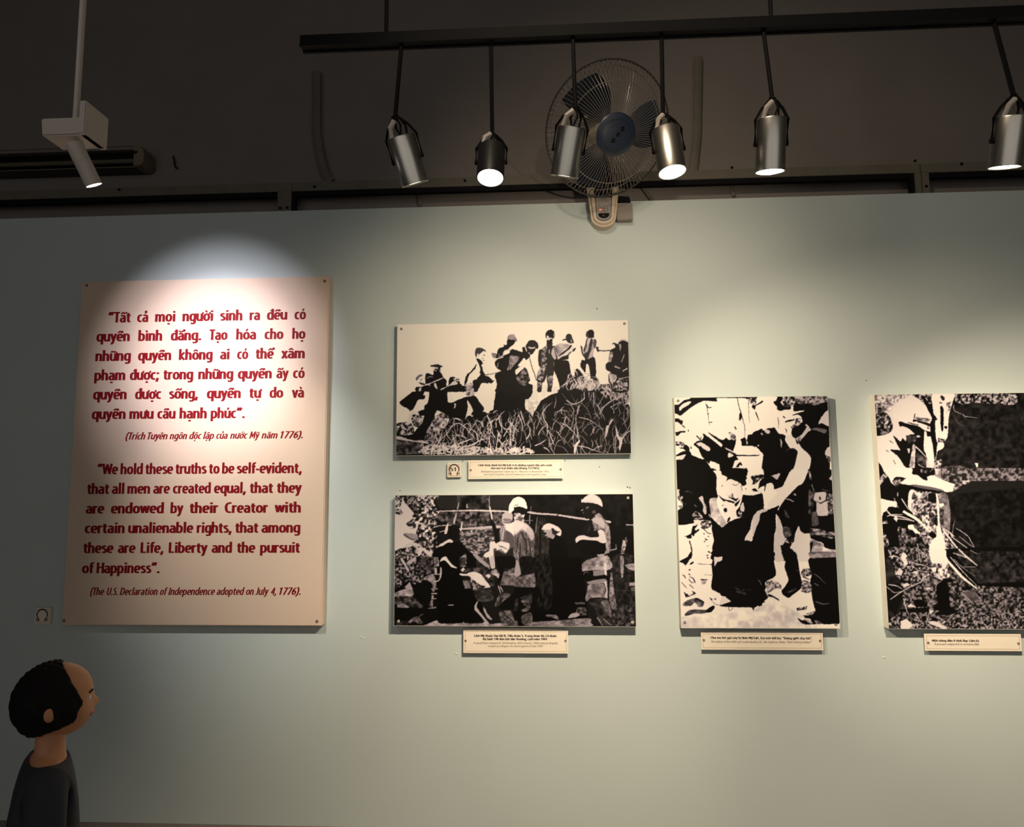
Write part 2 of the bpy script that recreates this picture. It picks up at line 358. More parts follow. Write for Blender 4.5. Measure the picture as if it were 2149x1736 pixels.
def line_mesh(words, cap, base, shear=0, bold=.095, Y=YF, lift=.0006):
    """words: (text, x0, x1) spans measured on the board; base: (xl, yl, xr, yr) baseline; bold: half pen width"""
    V, Fs = [], []; xl, yl, xr_, yr = base
    for w, x0, x1 in words:
        co, fs, lay = glyphs(w, shear, bold, bold*.74)
        mn, mxx = co[:, 0].min(), co[:, 0].max()
        y0 = yl+(yr-yl)*(x0-xl)/(xr_-xl); y1 = yl+(yr-yl)*(x1-xl)/(xr_-xl)
        A, B = at(x0, y0, Y), at(x1, y1, Y); W = B.x-A.x
        caph = (at(x0, y0-cap, Y)-A).z
        X = A.x + (co[:, 0]-mn)/(mxx-mn)*W
        Z = A.z + (B.z-A.z)*(X-A.x)/W + co[:, 1]*caph
        n = len(V)
        V += [(x, Y-lift-.00006*l, z) for x, z, l in zip(X, Z, lay)]
        Fs += [tuple(n+i for i in f) for f in fs]
    return V, Fs
def put_line(name, parent, m, *a, **k):
    V, Fs = line_mesh(*a, **k)
    o = parent.location; me = bpy.data.meshes.new(name)
    me.from_pydata([(x-o.x, y-o.y, z-o.z) for x, y, z in V], [], Fs)
    return link(name, me, m, parent)
def screw(parent, x, y, Y=YF, r=.0068, m='screw'):
    p = at(x, y, Y)-parent.location; bm = bmesh.new()
    Mx = Matrix.Translation(p) @ Matrix.Rotation(math.pi/2, 4, 'X')
    lathe(bm, [(r*.35, -.0006), (r*.42, .0010), (r*.8, .0022), (r, .0012), (r*1.05, 0)], 14, Mx)
    bmesh.ops.contextual_create(bm, geom=[e for e in bm.edges if e.is_boundary and (e.verts[0].co-p).length < r*.6])
    return link('screw', mesh(bm, 'screw', True), M[m], parent)
def slab(name, x0, x1, z0, z1, y0, y1, parent, m, bev=.002):
    bm = bmesh.new(); o = parent.location
    abox(bm, x0-o.x, x1-o.x, y0-o.y, y1-o.y, z0-o.z, z1-o.z, bev)
    return link(name, mesh(bm, name), m, parent)
# ---------------------------------------------------------------- quotation board
BX0, BX1, BZ0, BZ1 = -2.3545, -1.0725, .920, 2.6265
bd = empty('quotation_board', ((BX0+BX1)/2, 3.22, BZ0), 'large cream board with dark red Vietnamese and English quotation in bold letters', 'sign')
slab('panel', BX0, BX1, BZ0, BZ1, YF, YW-.001, bd, M['board'], .004)
LINES = [
 (22.2, (226, 677.4, 642, 670.2), [('“Tất', 226.2, 274.4), ('cả', 287.5, 310.9), ('mọi', 325.2, 367.8), ('người', 382.6, 447.2), ('sinh', 461.6, 508.6), ('ra', 523.6, 545.6), ('đều', 560, 602.9), ('có', 618, 642)]),
 (22.2, (202, 717.2, 641, 711), [('quyền', 202.1, 272.2), ('bình', 289.8, 340.2), ('đẳng.', 358.1, 422.3), ('Tạo', 439.3, 477.5), ('hóa', 495.4, 537.3), ('cho', 555, 594.8), ('họ', 613.1, 641)]),
 (22.2, (200, 758.3, 640, 751.9), [('những', 199.8, 274.4), ('quyền', 289.4, 359.1), ('không', 375.1, 446.1), ('ai', 461.6, 481.4), ('có', 497.5, 520.8), ('thể', 536.6, 577), ('xâm', 589.9, 639.6)]),
 (22.2, (198, 798.7, 640, 793.5), [('phạm', 197.6, 262.7), ('được;', 272.2, 333.7), ('trong', 342.8, 405.4), ('những', 415.8, 489.6), ('quyền', 499, 570.4), ('ấy', 579.8, 605.9), ('có', 614.8, 639.4)]),
 (22.2, (195, 838.8, 638, 834.3), [('quyền', 195, 265.6), ('được', 283.2, 338.3), ('sống,', 354.3, 415.8), ('quyền', 433.8, 505.2), ('tự', 523.2, 549.6), ('do', 565.5, 594.4), ('và', 612, 637.9)]),
 (22.2, (192, 879.9, 514, 877.6), [('quyền', 192.3, 263.4), ('mưu', 271.2, 322.2), ('cầu', 329.8, 368.2), ('hạnh', 376.4, 433.8), ('phúc”.', 442, 513.6)]),
 (-15, (263, 922.9, 636, 919.8), [('(Trích', 263.4, 305), ('Tuyên', 309.6, 351.7), ('ngôn', 355.6, 392.6), ('độc', 397.2, 423.3), ('lập', 425.9, 449.2), ('của', 453.7, 478.2), ('nước', 482.6, 520), ('Mỹ', 522.8, 545.3), ('năm', 548.5, 582.7), ('1776).', 588.4, 635.8)]),
 (22.4, (203, 995.9, 634, 993), [('“We', 203.2, 247.5), ('hold', 252.5, 299.6), ('these', 305, 363.3), ('truths', 368.2, 433.8), ('to', 438.6, 460.8), ('be', 465.8, 491.8), ('self-evident,', 496.6, 633.6)]),
 (22.4, (183, 1037, 634, 1034.4), [('that', 182.8, 229.1), ('all', 234.3, 260.7), ('men', 266.9, 314.8), ('are', 321.3, 356.3), ('created', 362.6, 442.2), ('equal,', 448.9, 516.3), ('that', 524.3, 573.3), ('they', 581.2, 633.6)]),
 (22.4, (180, 1078.3, 632, 1075.9), [('are', 179.7, 218.7), ('endowed', 232.3, 343.7), ('by', 357.4, 384.9), ('their', 398, 458), ('Creator', 471.3, 562.6), ('with', 575.9, 631.4)]),
 (22.4, (177, 1119.4, 630, 1118), [('certain', 177.4, 261.4), ('unalienable', 268.6, 405.6), ('rights,', 412.5, 486.5), ('that', 493.7, 542.4), ('among', 548.5, 630.3)]),
 (22.4, (175, 1161.1, 630, 1160), [('these', 174.8, 238), ('are', 247, 284.2), ('Life,', 294.6, 343.5), ('Liberty', 353.7, 435.7), ('and', 443.9, 486.7), ('the', 497.3, 535.8), ('pursuit', 545.6, 629.7)]),
 (22.4, (172, 1203.3, 335, 1203), [('of', 171.8, 197.1), ('Happiness”.', 202.3, 334.8)]),
 (-15.6, (189, 1249.1, 631, 1248.6), [('(The', 189.2, 218.7), ('U.S.', 223.9, 247), ('Declaration', 251, 331.1), ('of', 335.6, 352), ('Independence', 353, 451.1), ('adopted', 454.4, 513.4), ('on', 516, 532.9), ('July', 535.5, 564.4), ('4,', 568, 580.2), ('1776).', 586, 631)]),
]
for cap, base, ws in LINES:
    for wd_ in ws:
        if cap > 0: put_line('word', bd, M['red'], [wd_], cap, base, bold=.10)
        else: put_line('word', bd, M['red'], [wd_], -cap, base, bold=.085, shear=.2)
for x, y in [(182, 599), (681.5, 590), (665, 1304.5), (134.5, 1303)]: screw(bd, x, y)
# ---------------------------------------------------------------- captions and the audio number
def caption(px, label, lines, screws, rule=3.5, curve=0, depth=.022):
    (x0, z0), (x1, z1) = [(lambda p: (p.x, p.z))(at(*q, YW-depth)) for q in px]
    Yf = YW-depth; t = .004
    c = empty('caption_plate', ((x0+x1)/2, Yf+t, z0), label, 'sign')
    bm = bmesh.new(); n = 12; vs_ = []
    for i in range(n+1):
        u = i/n; x = x0+(x1-x0)*u; dz = curve*(1-(2*u-1)**2); r = []
        for (y, z) in ((Yf, z0-dz*0), (Yf, z1+dz), (Yf+t, z1+dz), (Yf+t, z0)): r.append(bm.verts.new((x-c.location.x, y-c.location.y, z-c.location.z)))
        vs_.append(r)
    for a, b in zip(vs_, vs_[1:]):
        for k in range(4): bm.faces.new((a[k], b[k], b[(k+1) % 4], a[(k+1) % 4]))
    bm.faces.new(vs_[0][::-1]); bm.faces.new(vs_[-1]); bmesh.ops.recalc_face_normals(bm, faces=bm.faces[:])
    link('plate', mesh(bm, 'plate'), M['cap'], c)
    g = rule/F_PX*Yf; w = .0011
    bm = bmesh.new(); X0, X1, Z0, Z1 = x0+g-c.location.x, x1-g-c.location.x, z0+g-c.location.z, z1-g-c.location.z
    for q in ((X0, X1, Z0, Z0+w), (X0, X1, Z1-w, Z1), (X0, X0+w, Z0, Z1), (X1-w, X1, Z0, Z1)):
        abox(bm, q[0], q[1], -t-.0004, -t+.0002, q[2], q[3])
    link('border_rule', mesh(bm, 'rule'), M['line'], c)
    for txt, xa, ya, xb, yb, cap, bold in lines:
        put_line('text_line', c, M['ink'] if bold else M['ink2'], [(txt, xa, xb)], cap, (xa, ya, xb, yb), shear=0 if bold else .2, bold=.095 if bold else .055, Y=Yf, lift=.0006)
    for x, y in screws: screw(c, x, y, Yf, .0052)
    for x in (x0+.02, x1-.02):   # standoffs carrying the plate
        bm = bmesh.new(); z = (z0+z1)/2
        tube(bm, [(x-c.location.x, 0, z-c.location.z), (x-c.location.x, depth-t-.0005, z-c.location.z)], .006, 10)
        link('standoff', mesh(bm, 'standoff', True), M['edge'], c)
    return c
caption([(983, 1005.6), (1181.2, 964.6)], 'cream caption plate under the picture of bound men in tall grass',
        [('Lính thủy đánh bộ Mỹ bắt trói những người dân yêu nước', 1003.8, 978.5, 1159.5, 978.5, 4.2, 1),
         ('đưa vào trại thẩm vấn (tháng 11/1965).', 1030.1, 984.8, 1132.6, 984.8, 4.2, 1),
         ('Vietnamese patriots taken by U.S. Marines in November 1965,', 1009.9, 991.9, 1153.2, 991.9, 4.2, 0),
         ('are roped together and led toward an interrogation camp.', 1015.8, 997.8, 1147.4, 997.8, 4.2, 0)], [(987.6, 987), (1176.5, 985.5)])
caption([(972.4, 1370.6), (1192, 1322.3)], 'cream caption plate below the lower picture of helmeted soldiers at a hut',
        [('Lính Mỹ thuộc Đại đội B, Tiểu đoàn 5, Trung đoàn 46, Lữ đoàn', 995.2, 1336.6, 1167.7, 1337, 4.7, 1),
         ('Bộ binh 198 dồn bắt dân thường, cuối năm 1969.', 1013.3, 1343.6, 1149.6, 1343.8, 4.7, 1),
         ('A squad from Company B, 5th Battalion, 46th Infantry, 198th Infantry Brigade,', 992.9, 1351.6, 1171.1, 1352.2, 4.4, 0),
         ('rounds up villagers for interrogation in late 1969.', 1024.2, 1358.2, 1139.5, 1358.4, 4.4, 0)], [(977, 1345.3), (1187, 1345.3)], curve=.006)
caption([(1472, 1363.6), (1726.3, 1327.6)], 'cream caption plate below the tall picture of a girl in black clothes facing an arm',
        [('Cha em bé gái này bị lính Mỹ bắt. Em nói với họ: “Đừng giết cha tôi”.', 1491, 1340.7, 1705, 1342.3, 4.8, 1),
         ('The father of this little girl is arrested by GIs. She implores them: “Don’t kill my father”', 1492.3, 1349, 1704, 1350.3, 4.5, 0)],
        [(1476.9, 1344), (1721, 1345.4)], curve=.003)
caption([(1941.8, 1365.8), (2142, 1331)], 'cream caption plate below the picture at the far right of a helmeted man by trees',
        [('Một nông dân ở tỉnh Bạc Liêu bị', 1955.9, 1346.7, 2054, 1347.2, 4.6, 1),
         ('A peasant subjected to tortures (Bạc', 1960.1, 1354, 2056, 1354.4, 4.4, 0)], [(1948, 1349.5), (2137, 1351)])
def audio_sign(px, label, number):
    A, B = [at(*q, YW-.02) for q in px]
    c = empty('audio_guide_sign', ((A.x+B.x)/2, YW-.018, A.z), label, 'sign')
    slab('plate', A.x, B.x, A.z, B.z, YW-.02, YW-.001, c, M['cap'], .002)
    w, h = B.x-A.x, B.z-A.z; ox, oz = (A.x+B.x)/2-c.location.x, A.z-c.location.z
    bm = bmesh.new(); g = w*.1; t = .0014; y0, y1 = -.0026, -.0018
    for q in ((-w/2+g, w/2-g, g, g+t), (-w/2+g, w/2-g, h-g-t, h-g), (-w/2+g, -w/2+g+t, g, h-g), (w/2-g-t, w/2-g, g, h-g)): abox(bm, ox+q[0], ox+q[1], y0, y1, oz+q[2], oz+q[3])
    link('border_rule', mesh(bm, 'rule'), M['line'], c)
    # headphones: a band and two ear cups
    bm = bmesh.new(); R = w*.34; n = 24; cz = oz+h*.56; ring = []
    for i in range(n+1):
        a = math.radians(-28+236*i/n); th = R*(.07+.06*math.sin(math.pi*i/n))
        ring.append([bm.verts.new((ox+(R+s*th)*math.cos(a), -.0032, cz+(R+s*th)*math.sin(a))) for s in (1, -1)])
    for a, b in zip(ring, ring[1:]): bm.faces.new((a[0], b[0], b[1], a[1]))
    for s in (-1, 1):
        for (dx, hh, ww, sh) in ((.68, .36, .13, .0), (.98, .22, .09, .0)):
            vs_ = [bm.verts.new((ox+s*R*dx+ww*R*math.cos(t_)+s*R*.22*math.sin(t_)*hh, -.0034, oz+h*.27+hh*R*math.sin(t_)*1.1)) for t_ in [2*math.pi*k/14 for k in range(14)]]
            bm.faces.new(vs_)
    link('headphone_symbol', mesh(bm, 'symbol'), M['ink'], c)
    if number:
        put_line('number', c, M['ink'], [(number, 944.8, 957)], 7.6, (944, 988.7, 958, 988.7), bold=.07, Y=YW-.0215, lift=.0006)
    return c
audio_sign([(938.2, 1002.2), (967.8, 972.3)], 'small square audio-guide sign with headphones and 51, left of the upper caption', '51')
audio_sign([(72, 1309), (105.5, 1276)], 'dim square headphones sign at the left edge, beside the quotation board', None)
# ---------------------------------------------------------------- printed photographs
def grow_curve(p, k=3, closed=True):
    p = np.asarray(p, float); n = len(p)
    if n < 3: return p
    if closed: P = [np.roll(p, s, 0) for s in (1, 0, -1, -2)]
    else:
        q = np.vstack([2*p[0]-p[1], p, 2*p[-1]-p[-2]]); P = [q[0:n-1], q[1:n], q[2:n+1], np.vstack([q[3:n+2]])[:n-1]]
        if len(P[3]) < n-1: P[3] = np.vstack([P[3], q[-1:]])
    out = []
    for j in range(k):
        t = j/k; t2, t3 = t*t, t*t*t
        m1, m2 = (P[2]-P[0])*.36, (P[3]-P[1])*.36
        out.append(P[1]*(2*t3-3*t2+1)+m1*(t3-2*t2+t)+P[2]*(3*t2-2*t3)+m2*(t3-t2))
    r = np.stack(out, 1).reshape(-1, 2)
    if not closed: r = np.vstack([r, p[-1:]])
    return r
class Print:
    SS = 2
    def __init__(s, x0, y0, x1, y1, bg, seed):
        s.x0, s.y0 = x0, y0; s.w, s.h = int((x1-x0)*s.SS), int((y1-y0)*s.SS)
        s.a = np.full((s.h, s.w), float(bg)); s.rng = np.random.RandomState(seed)
        s.T = (x0, y0, 1.0)
    def org(s, x, y, k): s.T = (x, y, k)
    def P(s, pts):
        p = np.asarray(pts, float).reshape(-1, 2)
        return np.stack([(s.T[0]+p[:, 0]/s.T[2]-s.x0)*s.SS, (s.T[1]+p[:, 1]/s.T[2]-s.y0)*s.SS], 1)
    def mask(s, q):
        m = np.zeros((s.h, s.w), bool); x, y = q[:, 0], q[:, 1]; x2, y2 = np.roll(x, -1), np.roll(y, -1)
        r0, r1 = max(0, int(y.min())), min(s.h-1, int(y.max())+1)
        for r in range(r0, r1+1):
            yc = r+.5; c = (y <= yc) != (y2 <= yc)
            if not c.any(): continue
            xs = np.sort(x[c]+(yc-y[c])*(x2[c]-x[c])/(y2[c]-y[c]))
            for a, b in zip(xs[::2], xs[1::2]):
                a, b = int(round(max(0, a))), int(round(min(s.w, b)))
                if b > a: m[r, a:b] = True
        return m
    def shape(s, pts):
        q = s.P(pts); return s.mask(q if len(q) < 5 else grow_curve(q))
    def poly(s, tone, pts): s.a[s.shape(pts)] = tone
    def soft(s, tone, r, pts, k=1.0):
        m = s.shape(pts).astype(float); n = max(1, int(r*s.SS/2))
        for ax in (0, 1, 0, 1):
            c = np.cumsum(np.pad(m, [(n+1, n) if a == ax else (0, 0) for a in (0, 1)], 'edge'), ax)
            m = (c[2*n+1:]-c[:-2*n-1])/(2*n+1) if ax == 0 else (c[:, 2*n+1:]-c[:, :-2*n-1])/(2*n+1)
        s.a += (tone-s.a)*m*k
    def field(s, sc, ar=1.0):
        f = np.zeros((s.h, s.w)); amp = 1
        for o in range(3):
            k = max(1.2, sc*s.SS/(1.9**o)); gh, gw = int(s.h/k)+3, int(s.w/(k*ar))+3
            g = s.rng.rand(gh, gw); yy = np.arange(s.h)/k; xx = np.arange(s.w)/(k*ar)
            yi, xi = yy.astype(int), xx.astype(int); ty = (yy-yi)[:, None]; tx = (xx-xi)[None]
            ty = ty*ty*(3-2*ty); tx = tx*tx*(3-2*tx)
            f += amp*((g[yi][:, xi]*(1-tx)+g[yi][:, xi+1]*tx)*(1-ty)+(g[yi+1][:, xi]*(1-tx)+g[yi+1][:, xi+1]*tx)*ty); amp *= .5
        return f/1.5
    def noise(s, lo, hi, sc, cov, pts, ar=1.0, hard=6):
        m = s.shape(pts); cloth = hi-lo < 115 or hi < 150
        if cloth: sc *= 1.7; hard = 1.7
        else: sc *= 1.2; hard = 2.7
        f = s.field(sc, ar)[m]
        if f.size == 0: return
        th = np.quantile(f, 1-cov); v = np.clip((f-th)*hard+.5, 0, 1)
        v2 = s.field(sc*3)[m]
        s.a[m] = (lo+(hi-lo)*v)*(.8+.35*v2)
    def stroke(s, tone, w, pts, raw=False):
        q = np.asarray(pts, float).reshape(-1, 2) if raw else s.P(pts)
        q = grow_curve(q, 4, False) if len(q) > 2 else q
        ww = w*s.SS if raw else w/s.T[2]*s.SS
        n = len(q); L = []; R = []
        for i in range(n):
            d = q[min(i+1, n-1)]-q[max(i-1, 0)]; l = math.hypot(*d) or 1; t = i/(n-1)
            hw = ww/2*(1 if n < 3 else .35+.65*math.sin(math.pi*min(1, .25+t*.75)))
            nn = np.array([-d[1], d[0]])/l*max(hw, .5); L.append(q[i]+nn); R.append(q[i]-nn)
        s.a[s.mask(np.array(L+R[::-1]))] = tone
    def grass(s, n, pts, t0, t1, l0, l1, w=1.0, up=True, spread=.85, bend=1.0):
        m = s.mask(grow_curve(s.P(pts))); ys, xs = np.nonzero(m)
        if len(ys) == 0: return
        for _ in range(n):
            j = s.rng.randint(len(ys)); l = (l0+(l1-l0)*s.rng.rand()**1.5)*s.SS
            a = (-math.pi/2 if up else s.rng.rand()*6.28) + (s.rng.rand()-.5)*2*spread; b = a+(s.rng.rand()-.5)*2*bend
            p0 = np.array([xs[j], ys[j]], float); p1 = p0+l/2*np.array([math.cos(a), math.sin(a)]); p2 = p1+l/2*np.array([math.cos(b), math.sin(b)])
            if not (0 <= p2[0] < s.w and 0 <= p2[1] < s.h) or not m[int(p2[1]), int(p2[0])]: continue
            s.stroke(t0+(t1-t0)*s.rng.rand(), w*(.5+s.rng.rand()), np.array([p0, p1, p2]), raw=True)
    def run(s, text):
        for ln in text.strip().splitlines():
            ln = ln.strip()
            if not ln or ln[0] == '#': continue
            if ln[0] == '@': s.org(*map(float, ln[1:].split())); continue
            h, c = ln.split('|'); h = h.split(); pts = [float(v) for v in c.split()]
            if h[0] == 'n': s.noise(*map(float, h[1:5]), pts, *(map(float, h[5:])))
            elif h[0] == 'f': s.soft(float(h[1]), float(h[2]), pts, float(h[3]) if len(h) > 3 else 1.)
            elif h[0] == 'r': s.a[s.mask(s.P(pts))] = float(h[1])
            elif h[0] == 's': s.stroke(float(h[1]), float(h[2]), pts)
            elif h[0] == 'g': s.grass(int(h[1]), pts, *map(float, h[2:6]), float(h[6]) if len(h) > 6 else 1., (h[7] == '1') if len(h) > 7 else True)
            else: s.poly(float(h[0]), pts)
    def finish(s, amp=.32):
        fx, fy = s.field(3.6)-.5, s.field(3.6)-.5
        yy, xx = np.mgrid[0:s.h, 0:s.w]
        a = s.a[np.clip(np.round(yy+fy*amp*4*s.SS), 0, s.h-1).astype(int), np.clip(np.round(xx+fx*amp*4*s.SS), 0, s.w-1).astype(int)]
        a = a+(s.field(1.3)-.5)*26*np.clip(a/120, .15, 1)*(a < 215)
        for _ in range(2):
            p = np.pad(a, 1, 'edge'); a = (p[:-2, 1:-1]+p[2:, 1:-1]+p[1:-1, :-2]+p[1:-1, 2:]+4*p[1:-1, 1:-1])/8
        return np.clip(a, 0, 255)
    def build(s, parent, x0, x1, z0, z1, step):
        a = s.finish()
        nx, nz = int(round((x1-x0)/step)), int(round((z1-z0)/step))
        gx = np.linspace(x0, x1, nx+1); gz = np.linspace(z0, z1, nz+1)
        X, Z = np.meshgrid(gx, gz)
        d = np.stack([X, np.full_like(X, YF), Z-1.6], -1)
        fz = d @ np.array(_f); px = W_PX/2+F_PX*(d @ np.array(_r))/fz; py = H_PX/2-F_PX*(d @ np.array(_u))/fz
        u = np.clip((px-s.x0)*s.SS-.5, 0, s.w-1.001); v = np.clip((py-s.y0)*s.SS-.5, 0, s.h-1.001)
        ui, vi = u.astype(int), v.astype(int); fu, fv = u-ui, v-vi
        g = (a[vi, ui]*(1-fu)+a[vi, ui+1]*fu)*(1-fv)+(a[vi+1, ui]*(1-fu)+a[vi+1, ui+1]*fu)*fv
        g = np.clip(g/255, 0, 1); mid = 4*g*(1-g)
        lin = np.where(g < .04, g/12.9, ((g+.055)/1.055)**2.4)*.76
        col = np.stack([lin*(1-.03*mid), lin*(.965-.09*mid), lin*(.88+.16*mid), np.ones_like(lin)], -1)
        o = parent.location; nv = (nx+1)*(nz+1)
        me = bpy.data.meshes.new('print'); me.vertices.add(nv)
        co = np.stack([X-o.x, np.full_like(X, YF-.0004-o.y), Z-o.z], -1).reshape(-1)
        me.vertices.foreach_set('co', co)
        i = np.arange(nz)[:, None]*(nx+1)+np.arange(nx)[None]; q = np.stack([i, i+1, i+nx+2, i+nx+1], -1).reshape(-1)
        me.loops.add(len(q)); me.loops.foreach_set('vertex_index', q)
        me.polygons.add(len(q)//4); me.polygons.foreach_set('loop_start', np.arange(0, len(q), 4))
        me.update(calc_edges=True)
        ca = me.color_attributes.new('tone', 'FLOAT_COLOR', 'POINT'); ca.data.foreach_set('color', col.reshape(-1))
        return link('print', me, print_mat, parent)
print_mat = mat('photo_print', (1, 1, 1), .5, spec=.08)
_b = print_mat.node_tree.nodes['Principled BSDF']; _a = print_mat.node_tree.nodes.new('ShaderNodeVertexColor'); _a.layer_name = 'tone'
print_mat.node_tree.links.new(_a.outputs['Color'], _b.inputs['Base Color'])
def picture(label, x0, x1, z0, z1, box, bg, seed, data, screws, step=.0021):
    p = empty('mounted_photograph', ((x0+x1)/2, 3.22, z0), label, 'picture')
    slab('backing_board', x0, x1, z0, z1, YF, YW-.001, p, M['edge'], .0)
    pr = Print(*box, bg, seed); pr.run(data); pr.build(p, x0+.0015, x1-.0015, z0+.0015, z1-.0015, step)
    for (x, y, m) in screws: screw(p, x, y, YF, .0062, m)
    return p
